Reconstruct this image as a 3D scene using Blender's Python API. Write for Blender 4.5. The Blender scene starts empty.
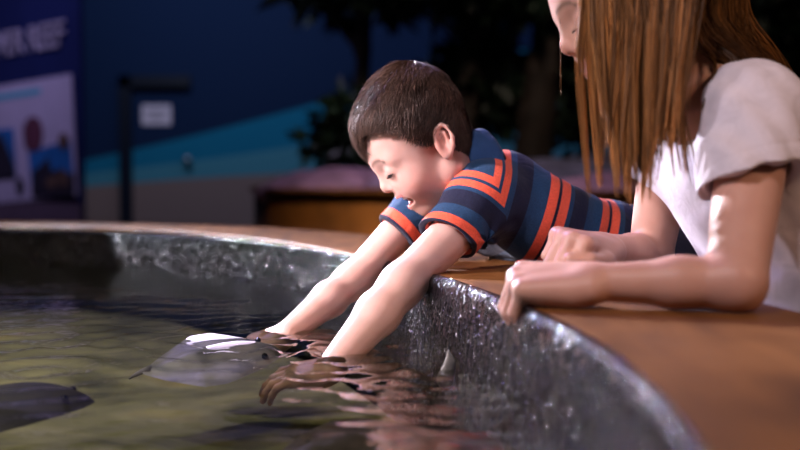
import bpy, math, random
import numpy as np
from mathutils import Vector, Matrix

random.seed(7)
RNG = np.random.default_rng(7)
SC = bpy.context.scene
COL = SC.collection
PI = math.pi

# ------------------------------------------------------------------ measurements
FPX = 1111.0                      # focal length in pixels of the 800 px frame
RIM_Z, CAM_Z, WAT_Z, BOT_Z = 0.56, 0.695, 0.468, 0.355
PITCH = math.atan((225 - 172) / FPX)


def pix(px, py, d):
    """World point seen at pixel (px, py) at forward distance d from the camera."""
    u, v = (px - 400) / FPX, (225 - py) / FPX
    cp, sp = math.cos(PITCH), math.sin(PITCH)
    r = np.array([u, cp + v * sp, -sp + v * cp])
    r = r * (d / r[1])
    return np.array([r[0], r[1], CAM_Z + r[2]])


def nrm(v):
    v = np.asarray(v, float)
    return v / np.linalg.norm(v)


# ------------------------------------------------------------------ object helpers
def link(o, parent=None):
    COL.objects.link(o)
    if parent is not None:
        o.parent = parent
        o.matrix_parent_inverse = Matrix.Identity(4)
        if parent.type == 'EMPTY':
            o.location = -Vector(parent.location)
    return o


def tag(o, label=None, cat=None, group=None, kind=None):
    for k, v in (('label', label), ('category', cat), ('group', group), ('kind', kind)):
        if v:
            o[k] = v
    return o


def empty(name, loc):
    o = bpy.data.objects.new(name, None)
    o.empty_display_size = 0.05
    COL.objects.link(o)
    o.location = loc
    return o


def mesh_np(name, verts, faces, mat=None, parent=None, smooth=True, attrs=None, mats=None, midx=None):
    """One mesh object from numpy arrays (all faces the same size)."""
    verts = np.asarray(verts, np.float32)
    faces = np.asarray(faces, np.int32)
    me = bpy.data.meshes.new(name)
    n, k = faces.shape
    me.vertices.add(len(verts))
    me.vertices.foreach_set('co', verts.ravel())
    me.loops.add(n * k)
    me.loops.foreach_set('vertex_index', faces.ravel())
    me.polygons.add(n)
    me.polygons.foreach_set('loop_start', np.arange(0, n * k, k, dtype=np.int32))
    me.polygons.foreach_set('loop_total', np.full(n, k, np.int32))
    me.update(calc_edges=True)
    if smooth:
        me.polygons.foreach_set('use_smooth', np.ones(n, bool))
    for an, (kind, data) in (attrs or {}).items():
        if kind == 'COLOR':
            a = me.attributes.new(an, 'FLOAT_COLOR', 'POINT')
            c = np.ones((len(verts), 4), np.float32)
            c[:, :3] = data
            a.data.foreach_set('color', c.ravel())
        else:
            a = me.attributes.new(an, 'FLOAT', 'POINT')
            a.data.foreach_set('value', np.asarray(data, np.float32))
    for m in (mats or ([mat] if mat else [])):
        me.materials.append(m)
    if midx is not None:
        me.polygons.foreach_set('material_index', np.asarray(midx, np.int32))
    me.validate()
    o = bpy.data.objects.new(name, me)
    return link(o, parent)


class MB:
    """Collects simple shapes and links them as ONE mesh object."""
    def __init__(self):
        self.v, self.f = [], []

    def add(self, vs, fs):
        n = len(self.v)
        self.v += [tuple(p) for p in vs]
        self.f += [tuple(i + n for i in q) for q in fs]
        return self

    def box(self, c, s, rz=0.0, ax=None):
        c = np.array(c, float)
        h = np.array(s, float) / 2
        R = ax if ax is not None else np.array([[math.cos(rz), math.sin(rz), 0], [-math.sin(rz), math.cos(rz), 0], [0, 0, 1]])
        vs = [c + (R.T @ (h * np.array([x, y, z]))) for x in (-1, 1) for y in (-1, 1) for z in (-1, 1)]
        return self.add(vs, [(0, 1, 3, 2), (4, 6, 7, 5), (0, 4, 5, 1), (2, 3, 7, 6), (0, 2, 6, 4), (1, 5, 7, 3)])

    def tube(self, pts, rad, n=10, cap=True):
        v, f = tube_np([pts], [rad if hasattr(rad, '__len__') else [rad] * len(pts)], n)
        b = len(self.v)
        self.add(v, f)
        if cap:
            k = len(pts)
            self.f.append(tuple(b + i for i in range(n))[::-1])
            self.f.append(tuple(b + (k - 1) * n + i for i in range(n)))
        return self

    def build(self, name, mat, parent=None, smooth=False, bevel=0.0):
        me = bpy.data.meshes.new(name)
        me.from_pydata([tuple(map(float, p)) for p in self.v], [], self.f)
        if smooth:
            for p in me.polygons:
                p.use_smooth = True
        me.materials.append(mat)
        o = link(bpy.data.objects.new(name, me), parent)
        if bevel:
            m = o.modifiers.new('bevel', 'BEVEL')
            m.width, m.segments, m.limit_method = bevel, 3, 'ANGLE'
        return o


def tube_np(paths, radii, n=3):
    """Tubes along many paths: paths (N,K,3), radii (N,K) -> verts, quads."""
    P = np.asarray(paths, float)
    Rr = np.asarray(radii, float)
    N, K, _ = P.shape
    T = np.gradient(P, axis=1)
    T /= np.linalg.norm(T, axis=2, keepdims=True) + 1e-12
    ref = np.where(np.abs(T[:, :1, 2:3]) > 0.8, np.array([[[1.0, 0.13, 0]]]), np.array([[[0, 0.1, 1.0]]]))
    A = np.cross(T, np.broadcast_to(ref, T.shape))
    A /= np.linalg.norm(A, axis=2, keepdims=True) + 1e-12
    B = np.cross(T, A)
    ang = np.arange(n) * 2 * PI / n
    V = (P[:, :, None, :] + Rr[:, :, None, None] * (np.cos(ang)[None, None, :, None] * A[:, :, None, :] + np.sin(ang)[None, None, :, None] * B[:, :, None, :]))
    idx = np.arange(N * K * n).reshape(N, K, n)
    a = idx[:, :-1, :]
    b = np.roll(idx, -1, axis=2)[:, :-1, :]
    c = np.roll(idx, -1, axis=2)[:, 1:, :]
    d = idx[:, 1:, :]
    return V.reshape(-1, 3), np.stack([a, b, c, d], -1).reshape(-1, 4)


def noise3(p, f, seed=0, octs=2):
    """Cheap smooth pseudo-noise in -1..1: sums of warped sines."""
    r = np.random.default_rng(seed)
    out = np.zeros(len(p))
    amp, tot = 1.0, 0.0
    for o in range(octs):
        for k in range(4):
            d = nrm(r.normal(size=3)) * f * (0.7 + 0.6 * r.random())
            e = nrm(r.normal(size=3)) * f * 0.6
            out += amp * np.sin(p @ d + r.random() * 6.28 + 1.3 * np.sin(p @ e + r.random() * 6.28))
        tot += amp * 2.2
        amp *= 0.5
        f *= 2.1
    return out / tot


# ------------------------------------------------------------------ implicit surfaces
def cone(a, b, ra, rb, k=0.01, clip=None, sq=None):
    """Tapered capsule; clip: list of (point, outward normal); sq: (axis, factor) squashes the cross-section along axis."""
    a, b = np.asarray(a, float), np.asarray(b, float)
    ext = 0.0
    return dict(t='cone', a=a, b=b, ra=ra, rb=rb, k=k, clip=clip, sq=sq, c=(a + b) / 2, r=np.linalg.norm(b - a) / 2 + max(ra, rb) * (1 if not sq else max(1, sq[1])) + ext, op='u')


def ell(c, r, R=None, k=0.01, clip=None):
    c, r = np.asarray(c, float), np.asarray(r, float)
    return dict(t='ell', cc=c, rr=r, R=np.eye(3) if R is None else np.asarray(R, float), k=k, clip=clip, c=c, r=float(max(r)), op='u')


def sub(p, k=0.003):
    p = dict(p)
    p['op'], p['k'] = 's', k
    return p


def prim_d(p, X):
    if p['t'] == 'cone':
        ba = p['b'] - p['a']
        L2 = max(float(ba @ ba), 1e-12)
        q = X - p['a']
        t = np.clip((q @ ba) / L2, 0, 1)
        v = q - t[:, None] * ba
        if p['sq']:
            ax, fac = p['sq']
            w = v @ ax
            v = v + ((1.0 / fac - 1.0) * w)[:, None] * ax
        d = np.sqrt((v * v).sum(1)) - (p['ra'] + t * (p['rb'] - p['ra']))
        if p['sq'] and p['sq'][1] > 1:
            d = d * 0.9
    else:
        q = (X - p['cc']) @ p['R']        # R columns = local axes
        k0 = np.sqrt(((q / p['rr']) ** 2).sum(1))
        k1 = np.sqrt(((q / (p['rr'] ** 2)) ** 2).sum(1)) + 1e-9
        d = np.where(k0 < 0.05, -p['rr'].min(), k0 * (k0 - 1) / k1)
    if p['clip']:
        for q0, n in p['clip']:
            d = np.maximum(d, (X - q0) @ n)
    return d


def sdf_eval(ops, X, cen=None, rad=0.0, margin=0.05):
    d = np.full(len(X), 1.0)
    for p in ops:
        if 'f' in p:
            d = p['f'](X, d)
            continue
        if cen is not None and np.linalg.norm(cen - p['c']) > p['r'] + rad + margin + p['k']:
            continue
        e = prim_d(p, X)
        k = p['k']
        if p['op'] == 'u':
            h = np.maximum(k - np.abs(d - e), 0) / max(k, 1e-6)
            d = np.minimum(d, e) - h * h * k * 0.25
        else:
            e = -e
            h = np.maximum(k - np.abs(d - e), 0) / max(k, 1e-6)
            d = np.maximum(d, e) + h * h * k * 0.25
    return d


def mesh_sdf(ops, h, lo=None, hi=None, smooth=1):
    """Sparse surface-nets meshing of an op list. Returns verts, quads."""
    B = 8
    us = [p for p in ops if 'f' not in p and p['op'] == 'u']
    if lo is None:
        lo = np.min([p['c'] - p['r'] - 0.02 for p in us], 0)
        hi = np.max([p['c'] + p['r'] + 0.02 for p in us], 0)
    lo, hi = np.asarray(lo, float), np.asarray(hi, float)
    nb = np.ceil((hi - lo) / (B * h)).astype(int) + 1
    SB = 4
    allv, allk, faces = [], [], []
    NX, NY, NZ = (nb * B + 8)
    g = np.arange(B + 1)
    gx, gy, gz = np.meshgrid(g, g, g, indexing='ij')
    loc = np.stack([gx, gy, gz], -1).reshape(-1, 3)

    def key(c):
        return ((c[..., 0] + 2).astype(np.int64) * NY + c[..., 1] + 2) * NZ + c[..., 2] + 2
    corner = np.array([[x, y, z] for x in (0, 1) for y in (0, 1) for z in (0, 1)])
    edges = [(i, j) for i in range(8) for j in range(i + 1, 8) if np.abs(corner[i] - corner[j]).sum() == 1]
    for sx in range(0, nb[0], SB):
        for sy in range(0, nb[1], SB):
            for sz in range(0, nb[2], SB):
                bl = np.array([[x, y, z] for x in range(sx, min(sx + SB, nb[0])) for y in range(sy, min(sy + SB, nb[1])) for z in range(sz, min(sz + SB, nb[2]))])
                cen = lo + (np.array([sx, sy, sz]) + SB / 2) * B * h
                rad = SB * B * h * 0.87
                if not any(np.linalg.norm(cen - p['c']) < p['r'] + rad + 0.04 for p in us):
                    continue
                bc = lo + (bl + 0.5) * B * h
                dd = sdf_eval(ops, bc, cen, rad)
                bl = bl[np.abs(dd) < B * h * 0.87 * 1.7 + 0.004]
                if not len(bl):
                    continue
                G = (bl[:, None, :] * B + loc[None]).reshape(-1, 3)
                val = sdf_eval(ops, lo + G * h, cen, rad).reshape(len(bl), B + 1, B + 1, B + 1)
                S = val < 0
                cnt = sum(S[:, x:x + B, y:y + B, z:z + B].astype(int) for x, y, z in corner)
                bi, ci, cj, ck = np.nonzero((cnt > 0) & (cnt < 8))
                if not len(bi):
                    continue
                cv = np.stack([val[bi, ci + x, cj + y, ck + z] for x, y, z in corner], -1)
                acc = np.zeros((len(bi), 3))
                num = np.zeros(len(bi))
                for i, j in edges:
                    m = (cv[:, i] < 0) != (cv[:, j] < 0)
                    t = np.where(m, cv[:, i] / np.where(m, cv[:, i] - cv[:, j], 1), 0)
                    acc += np.where(m[:, None], corner[i] + t[:, None] * (corner[j] - corner[i]), 0)
                    num += m
                cc = bl[bi] * B + np.stack([ci, cj, ck], -1)
                allv.append(lo + (cc + acc / num[:, None]) * h)
                allk.append(key(cc))
                for ax in range(3):
                    o = [0, 0, 0]
                    o[ax] = 1
                    s0 = S[:, :B, :B, :B]
                    s1 = S[:, o[0]:o[0] + B, o[1]:o[1] + B, o[2]:o[2] + B]
                    e = np.stack(np.nonzero(s0 != s1), -1)
                    if not len(e):
                        continue
                    gp = bl[e[:, 0]] * B + e[:, 1:]
                    ins = s0[e[:, 0], e[:, 1], e[:, 2], e[:, 3]]
                    a1, a2 = [(1, 2), (2, 0), (0, 1)][ax]
                    u = np.zeros(3, int); u[a1] = 1
                    w = np.zeros(3, int); w[a2] = 1
                    q = np.stack([key(gp - u - w), key(gp - w), key(gp), key(gp - u)], -1)
                    q[~ins] = q[~ins][:, ::-1]
                    faces.append(q)
    V, K, F = np.concatenate(allv), np.concatenate(allk), np.concatenate(faces)
    od = np.argsort(K)
    K, V = K[od], V[od]
    ix = np.clip(np.searchsorted(K, F), 0, len(K) - 1)
    F = ix[(K[ix] == F).all(1)]
    for _ in range(smooth):
        acc = np.zeros_like(V)
        num = np.zeros(len(V))
        for i, j in ((0, 1), (1, 2), (2, 3), (3, 0)):
            np.add.at(acc, F[:, i], V[F[:, j]])
            np.add.at(acc, F[:, j], V[F[:, i]])
            np.add.at(num, F[:, i], 1)
            np.add.at(num, F[:, j], 1)
        V = np.where(num[:, None] > 0, 0.5 * V + 0.5 * acc / np.maximum(num, 1)[:, None], V)
    return V, F


class Frame:
    """Local frame: origin, forward (x), left (y), up (z), scale."""
    def __init__(s, o, x, z, sc=1.0):
        s.o = np.asarray(o, float)
        X = nrm(x)
        Z = np.asarray(z, float)
        Z = nrm(Z - X * (Z @ X))
        s.R = np.stack([X, np.cross(Z, X), Z], -1)
        s.s = sc

    def p(s, *v):
        return s.o + s.R @ (np.array(v, float) * s.s)

    def inv(s, X):
        return ((X - s.o) @ s.R) / s.s


def rot(axis, deg):
    return np.array(Matrix.Rotation(math.radians(deg), 3, Vector(axis)))


# ------------------------------------------------------------------ materials
def new_mat(name):
    m = bpy.data.materials.new(name)
    m.use_nodes = True
    nt = m.node_tree
    return m, nt, nt.nodes['Principled BSDF']


def node(nt, t, **kw):
    n = nt.nodes.new(t)
    for k, v in kw.items():
        if k.startswith('in_'):
            key = k[3:]
            n.inputs[int(key) if key.isdigit() else key].default_value = v
        else:
            setattr(n, k, v)
    return n


def ramp(nt, stops, fac=None, mode='LINEAR'):
    r = nt.nodes.new('ShaderNodeValToRGB')
    r.color_ramp.interpolation = mode
    el = r.color_ramp.elements
    while len(el) < len(stops):
        el.new(0.5)
    for e, (p, c) in zip(el, stops):
        e.position = p
        e.color = (*c, 1) if len(c) == 3 else c
    if fac is not None:
        nt.links.new(fac, r.inputs[0])
    return r


def simple(name, col, rough=0.5, noise=0.0, scale=20.0, bump=0.0, bscale=60.0, spec=0.5, metal=0.0, coat=0.0):
    m, nt, b = new_mat(name)
    b.inputs['Roughness'].default_value = rough
    b.inputs['Specular IOR Level'].default_value = spec
    b.inputs['Metallic'].default_value = metal
    b.inputs['Coat Weight'].default_value = coat
    b.inputs['Base Color'].default_value = (*col, 1)
    tc = node(nt, 'ShaderNodeTexCoord')
    if noise:
        n = node(nt, 'ShaderNodeTexNoise', in_Scale=scale, in_Detail=4.0)
        nt.links.new(tc.outputs['Object'], n.inputs['Vector'])
        c = np.array(col)
        r = ramp(nt, [(0.3, tuple(c * (1 - noise))), (0.7, tuple(np.minimum(c * (1 + noise), 1)))], n.outputs[0])
        nt.links.new(r.outputs[0], b.inputs['Base Color'])
    if bump:
        n = node(nt, 'ShaderNodeTexNoise', in_Scale=bscale, in_Detail=3.0)
        nt.links.new(tc.outputs['Object'], n.inputs['Vector'])
        bp = node(nt, 'ShaderNodeBump', in_Strength=bump, in_Distance=0.01)
        nt.links.new(n.outputs[0], bp.inputs['Height'])
        nt.links.new(bp.outputs[0], b.inputs['Normal'])
    return m
# ================================================================== the touch tank
TC = np.array([-2.14, 0.80])
_TH = np.radians([-180, -90, -30, -10, 0, 5, 9.5, 16.3, 22.4, 30, 40, 50.7, 59, 75, 110, 180])
_RR = np.array([2.285, 2.285, 2.285, 2.297, 2.295, 2.290, 2.275, 2.276, 2.284, 2.325, 2.375, 2.40, 2.29, 2.27, 2.285, 2.285])


def r_in(th):
    """Radius of the rim's inner edge at an angle around the tank's centre (smoothed)."""
    th = (np.asarray(th) + PI) % (2 * PI) - PI
    out = 0
    for o, w in ((-0.07, .2), (-.035, .2), (0, .2), (.035, .2), (.07, .2)):
        t = (th + o + PI) % (2 * PI) - PI
        out = out + w * np.interp(t, _TH, _RR)
    return out


def ring(profile, ths, closed=True):
    """Sweep a profile [(dr, z), ...] around the rim curve -> verts, quads."""
    prof = np.array(profile, float)
    r = r_in(ths)
    V = np.empty((len(ths), len(prof), 3))
    rr = r[:, None] + prof[None, :, 0]
    V[..., 0] = TC[0] + rr * np.cos(ths)[:, None]
    V[..., 1] = TC[1] + rr * np.sin(ths)[:, None]
    V[..., 2] = prof[None, :, 1]
    n, k = len(ths), len(prof)
    ix = np.arange(n * k).reshape(n, k)
    nx = np.roll(ix, -1, axis=0)
    q = np.stack([ix[:, :-1], nx[:, :-1], nx[:, 1:], ix[:, 1:]], -1).reshape(-1, 4)
    return V.reshape(-1, 3), q


def tank_angles(n_far=160, n_near=900):
    a = np.linspace(math.radians(-40), math.radians(110), n_near, endpoint=False)
    b = np.linspace(math.radians(110), math.radians(320), n_far, endpoint=False)
    return np.concatenate([a, b])


def mat_rim():
    m, nt, b = new_mat('varnished_wood')
    tc = node(nt, 'ShaderNodeTexCoord')
    mp = node(nt, 'ShaderNodeMapping')
    mp.inputs['Scale'].default_value = (9, 1.6, 9)
    nt.links.new(tc.outputs['Object'], mp.inputs[0])
    n1 = node(nt, 'ShaderNodeTexNoise', in_Scale=3.0, in_Detail=6.0, in_Distortion=0.6)
    nt.links.new(mp.outputs[0], n1.inputs['Vector'])
    n2 = node(nt, 'ShaderNodeTexNoise', in_Scale=5.5, in_Detail=3.0)
    nt.links.new(tc.outputs['Object'], n2.inputs['Vector'])
    ad = node(nt, 'ShaderNodeMath', operation='MULTIPLY_ADD', in_1=0.5)
    nt.links.new(n1.outputs[0], ad.inputs[0])
    mu = node(nt, 'ShaderNodeMath', operation='MULTIPLY', in_1=0.5)
    nt.links.new(n2.outputs[0], mu.inputs[0])
    nt.links.new(mu.outputs[0], ad.inputs[2])
    r = ramp(nt, [(0.3, (0.040, 0.014, 0.005)), (0.5, (0.125, 0.048, 0.013)), (0.72, (0.205, 0.086, 0.026))], ad.outputs[0])
    nt.links.new(r.outputs[0], b.inputs['Base Color'])
    b.inputs['Roughness'].default_value = 0.55
    b.inputs['Specular IOR Level'].default_value = 0.09
    b.inputs['Coat Weight'].default_value = 0.0
    b.inputs['Coat Roughness'].default_value = 0.25
    bp = node(nt, 'ShaderNodeBump', in_Strength=0.12, in_Distance=0.01)
    nt.links.new(n1.outputs[0], bp.inputs['Height'])
    nt.links.new(bp.outputs[0], b.inputs['Normal'])
    return m


def mat_basin():
    """Wet black gel-coat with brush ridges and pits."""
    m, nt, b = new_mat('black_gelcoat')
    tc = node(nt, 'ShaderNodeTexCoord')
    mp = node(nt, 'ShaderNodeMapping')
    mp.inputs['Scale'].default_value = (1, 1, 0.45)
    nt.links.new(tc.outputs['Object'], mp.inputs[0])
    hs = []
    for sc, st, lo, hi in ((28, 0.34, .25, .75), (95, 0.80, .45, .72), (190, 0.34, .48, .70)):
        n = node(nt, 'ShaderNodeTexNoise', in_Scale=sc, in_Detail=1.5)
        nt.links.new((mp if sc < 150 else tc).outputs[0 if sc < 150 else 'Object'], n.inputs['Vector'])
        mr = node(nt, 'ShaderNodeMapRange', interpolation_type='SMOOTHSTEP')
        mr.inputs['From Min'].default_value, mr.inputs['From Max'].default_value = lo, hi
        mr.inputs['To Max'].default_value = st
        nt.links.new(n.outputs[0], mr.inputs['Value'])
        hs.append(mr)
    a = node(nt, 'ShaderNodeMath', operation='ADD')
    nt.links.new(hs[0].outputs[0], a.inputs[0]); nt.links.new(hs[1].outputs[0], a.inputs[1])
    a2 = node(nt, 'ShaderNodeMath', operation='ADD')
    nt.links.new(a.outputs[0], a2.inputs[0]); nt.links.new(hs[2].outputs[0], a2.inputs[1])
    bp = node(nt, 'ShaderNodeBump', in_Strength=1.0, in_Distance=0.004)
    nt.links.new(a2.outputs[0], bp.inputs['Height'])
    nt.links.new(bp.outputs[0], b.inputs['Normal'])
    n = node(nt, 'ShaderNodeTexNoise', in_Scale=7.0, in_Detail=3.0)
    nt.links.new(tc.outputs['Object'], n.inputs['Vector'])
    r = ramp(nt, [(0.35, (0.003, 0.0026, 0.0034)), (0.7, (0.010, 0.008, 0.010))], n.outputs[0])
    nt.links.new(r.outputs[0], b.inputs['Base Color'])
    rr = ramp(nt, [(0.3, (0.08,) * 3), (0.7, (0.17,) * 3)], n.outputs[0])
    nt.links.new(rr.outputs[0], b.inputs['Roughness'])
    b.inputs['Specular IOR Level'].default_value = 0.5
    return m


def mat_bottom():
    m, nt, b = new_mat('algae_floor')
    tc = node(nt, 'ShaderNodeTexCoord')
    n = node(nt, 'ShaderNodeTexNoise', in_Scale=4.2, in_Detail=5.0, in_Distortion=0.8)
    nt.links.new(tc.outputs['Object'], n.inputs['Vector'])
    r = ramp(nt, [(0.30, (0.07, 0.068, 0.022)), (0.45, (0.20, 0.19, 0.085)), (0.58, (0.31, 0.29, 0.15)), (0.72, (0.34, 0.27, 0.08))], n.outputs[0])
    nt.links.new(r.outputs[0], b.inputs['Base Color'])
    b.inputs['Roughness'].default_value = 0.8
    return m


def mat_water():
    m = bpy.data.materials.new('water')
    m.use_nodes = True
    nt = m.node_tree
    for x in list(nt.nodes):
        nt.nodes.remove(x)
    out = node(nt, 'ShaderNodeOutputMaterial')
    tc = node(nt, 'ShaderNodeTexCoord')
    mp = node(nt, 'ShaderNodeMapping')
    mp.inputs['Scale'].default_value = (1.0, 1.6, 1.0)
    nt.links.new(tc.outputs['Object'], mp.inputs[0])
    n = node(nt, 'ShaderNodeTexNoise', in_Scale=15.0, in_Detail=2.0, in_Distortion=0.4)
    nt.links.new(mp.outputs[0], n.inputs['Vector'])
    bp = node(nt, 'ShaderNodeBump', in_Strength=0.10, in_Distance=0.02)
    nt.links.new(n.outputs[0], bp.inputs['Height'])
    tr = node(nt, 'ShaderNodeBsdfTransparent')
    tr.inputs[0].default_value = (0.67, 0.67, 0.58, 1)
    gl = node(nt, 'ShaderNodeBsdfGlossy')
    gl.inputs['Roughness'].default_value = 0.03
    gl.inputs[0].default_value = (1, 1, 1, 1)
    fr = node(nt, 'ShaderNodeFresnel', in_IOR=1.33)
    nt.links.new(bp.outputs[0], fr.inputs['Normal'])
    nt.links.new(bp.outputs[0], gl.inputs['Normal'])
    mx = node(nt, 'ShaderNodeMixShader')
    nt.links.new(fr.outputs[0], mx.inputs[0])
    nt.links.new(tr.outputs[0], mx.inputs[1])
    nt.links.new(gl.outputs[0], mx.inputs[2])
    nt.links.new(mx.outputs[0], out.inputs[0])
    return m


M_RIM, M_BASIN = mat_rim(), mat_basin()
THS = tank_angles()
RIM_W = 0.27
tank = empty('touch_tank', (TC[0], TC[1], 0))
tag(tank, 'large round touch tank with wood rim and black basin the children lean over', 'touch tank')
# rim: a rounded plank ring
prof = []
for a in np.linspace(180, 90, 6):
    prof.append((0.006 + 0.006 * math.cos(math.radians(a)), RIM_Z - 0.006 + 0.006 * math.sin(math.radians(a))))
for w in np.linspace(0.03, RIM_W - 0.03, 8):
    prof.append((w, RIM_Z))
for a in np.linspace(90, -90, 9):
    prof.append((RIM_W - 0.018 + 0.018 * math.cos(math.radians(a)), RIM_Z - 0.018 + 0.018 * math.sin(math.radians(a))))
prof += [(RIM_W - 0.03, RIM_Z - 0.036), (0.006, RIM_Z - 0.036)]
prof += [(0.003, RIM_Z - 0.02), prof[0]]
v, q = ring(prof, THS)
mesh_np('rim', v, q[:, ::-1], M_RIM, tank)
# basin wall: rough lip rolled over the wood's inner edge, then the wall down to the floor
zz = np.concatenate([np.linspace(RIM_Z - 0.008, WAT_Z - 0.05, 26), np.linspace(WAT_Z - 0.06, BOT_Z, 10)])
pr = [(0.012, RIM_Z - 0.004), (0.0075, RIM_Z + 0.0008), (0.003, RIM_Z + 0.0004), (-0.0005, RIM_Z - 0.003)] + [(-0.004 - 0.03 * ((RIM_Z - z) / 0.36) ** 1.3, z) for z in zz]
v, q = ring(pr, THS)
d = noise3(v, 22, 3, 3) * 0.0022 + noise3(v * [1, 1, .5], 60, 4, 2) * 0.0014
rad = v[:, :2] - TC
rad /= np.linalg.norm(rad, axis=1)[:, None]
tv = np.arctan2(v[:, 1] - TC[1], v[:, 0] - TC[0])
far = np.clip((tv - math.radians(24)) / math.radians(12), 0, 1) * (v[:, 2] > RIM_Z - .006)
v[:, 2] -= far * .0060          # the lip sinks below the wood's edge on the far side
lock = np.clip((RIM_Z - .006 - v[:, 2]) / 0.02, 0.1, 1)
v[:, :2] += rad * (d * lock)[:, None]
mesh_np('basin_wall', v, q, M_BASIN, tank)
v, q = ring([(RIM_W - 0.05, RIM_Z - 0.030), (RIM_W - 0.05, 0.09), (RIM_W - 0.075, 0.085), (RIM_W - 0.075, 0.0)], THS)
mesh_np('outer_wall', v, q[:, ::-1], simple('dark_wood_panel', (0.05, 0.022, 0.010), 0.45, 0.4, 12), tank)
v, q = ring([(-0.033, BOT_Z)] + [(-r, BOT_Z) for r in (0.3, 0.7, 1.1, 1.6, 2.1)], THS)
v[:, 2] += noise3(v, 5, 8, 2) * 0.008
mesh_np('basin_floor', v, q, mat_bottom(), tank)

# water surface: fine polar grid, rippled, following the basin wall
n_r = 150
ta = np.concatenate([np.linspace(math.radians(-40), math.radians(100), 560, endpoint=False), np.linspace(math.radians(100), math.radians(320), 90, endpoint=False)])
w_r = r_in(ta) - 0.012
s = np.concatenate([np.linspace(0.02, 0.4, 15, endpoint=False), np.linspace(0.4, 1.0, n_r)])
wx = TC[0] + w_r[:, None] * s[None] * np.cos(ta)[:, None]
wy = TC[1] + w_r[:, None] * s[None] * np.sin(ta)[:, None]
W = np.stack([wx, wy, np.zeros_like(wx)], -1).reshape(-1, 3)


def ripple(P):
    z = noise3(P, 9, 21, 1) * 0.0014 + noise3(P * [0.7, 1.25, 1], 26, 22, 2) * 0.0008
    for (c, a, lam, fall) in ((pix(345, 355, 1.38), 0.0026, 0.050, 0.16), (pix(292, 332, 1.578), 0.0022, 0.050, 0.16), (pix(225, 352, 1.42), 0.0022, 0.06, 0.18),
                              (pix(450, 372, 1.27), 0.0020, 0.05, 0.2), (pix(40, 372, 1.27), 0.0020, 0.07, 0.25)):
        rr = np.hypot(P[:, 0] - c[0], P[:, 1] - c[1])
        z = z + a * np.cos(rr / lam * 2 * PI) * np.exp(-rr / fall) * np.clip(rr / 0.03, 0, 1)
    return z


W[:, 2] = WAT_Z + ripple(W)
n, k = len(ta), len(s)
ix = np.arange(n * k).reshape(n, k)
nx = np.roll(ix, -1, axis=0)
q = np.stack([ix[:, :-1], ix[:, 1:], nx[:, 1:], nx[:, :-1]], -1).reshape(-1, 4)
wat = mesh_np('water', W, q, mat_water())
tag(wat, 'rippled clear water filling the round touch tank', 'water', kind='stuff')

# ================================================================== room shell
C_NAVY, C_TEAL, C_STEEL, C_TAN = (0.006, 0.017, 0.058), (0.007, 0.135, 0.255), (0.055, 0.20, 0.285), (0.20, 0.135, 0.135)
WY = 14.0


def mat_mural(side=False):
    """Painted wall: navy, a rising teal band, a pale blue band and tan below, laid out by place on the wall."""
    m, nt, b = new_mat('mural_paint')
    ge = node(nt, 'ShaderNodeNewGeometry')
    sp = node(nt, 'ShaderNodeSeparateXYZ')
    nt.links.new(ge.outputs['Position'], sp.inputs[0])

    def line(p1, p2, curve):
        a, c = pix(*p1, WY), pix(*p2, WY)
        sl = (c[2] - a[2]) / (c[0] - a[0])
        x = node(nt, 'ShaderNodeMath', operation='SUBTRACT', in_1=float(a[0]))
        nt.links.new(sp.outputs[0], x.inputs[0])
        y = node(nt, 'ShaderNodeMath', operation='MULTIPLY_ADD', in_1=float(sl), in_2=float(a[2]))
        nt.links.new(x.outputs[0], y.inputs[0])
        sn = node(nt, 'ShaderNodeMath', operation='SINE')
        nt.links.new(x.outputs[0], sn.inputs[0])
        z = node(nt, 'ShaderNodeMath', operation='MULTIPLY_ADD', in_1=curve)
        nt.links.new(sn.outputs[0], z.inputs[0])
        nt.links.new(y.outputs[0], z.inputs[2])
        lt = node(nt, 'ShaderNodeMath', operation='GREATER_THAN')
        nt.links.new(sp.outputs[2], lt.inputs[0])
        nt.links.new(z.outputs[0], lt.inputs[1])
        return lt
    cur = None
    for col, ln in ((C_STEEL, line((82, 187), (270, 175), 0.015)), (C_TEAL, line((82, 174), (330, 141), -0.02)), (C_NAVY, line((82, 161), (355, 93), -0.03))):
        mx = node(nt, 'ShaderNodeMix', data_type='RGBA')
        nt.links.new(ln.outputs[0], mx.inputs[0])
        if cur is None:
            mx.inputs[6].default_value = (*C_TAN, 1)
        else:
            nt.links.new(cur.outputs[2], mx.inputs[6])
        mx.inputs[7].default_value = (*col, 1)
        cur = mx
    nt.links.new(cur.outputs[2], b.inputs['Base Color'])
    b.inputs['Roughness'].default_value = 0.8
    b.inputs['Specular IOR Level'].default_value = 0.1
    return m


M_MURAL = mat_mural()
M_NAVY = simple('navy_paint', (0.008, 0.013, 0.070), 0.8, 0.1, 3, spec=.1)
M_FRAME = simple('door_frame_paint', (0.003, 0.005, 0.016), 0.4)


def struct(o):
    o['kind'] = 'structure'
    return o


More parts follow.
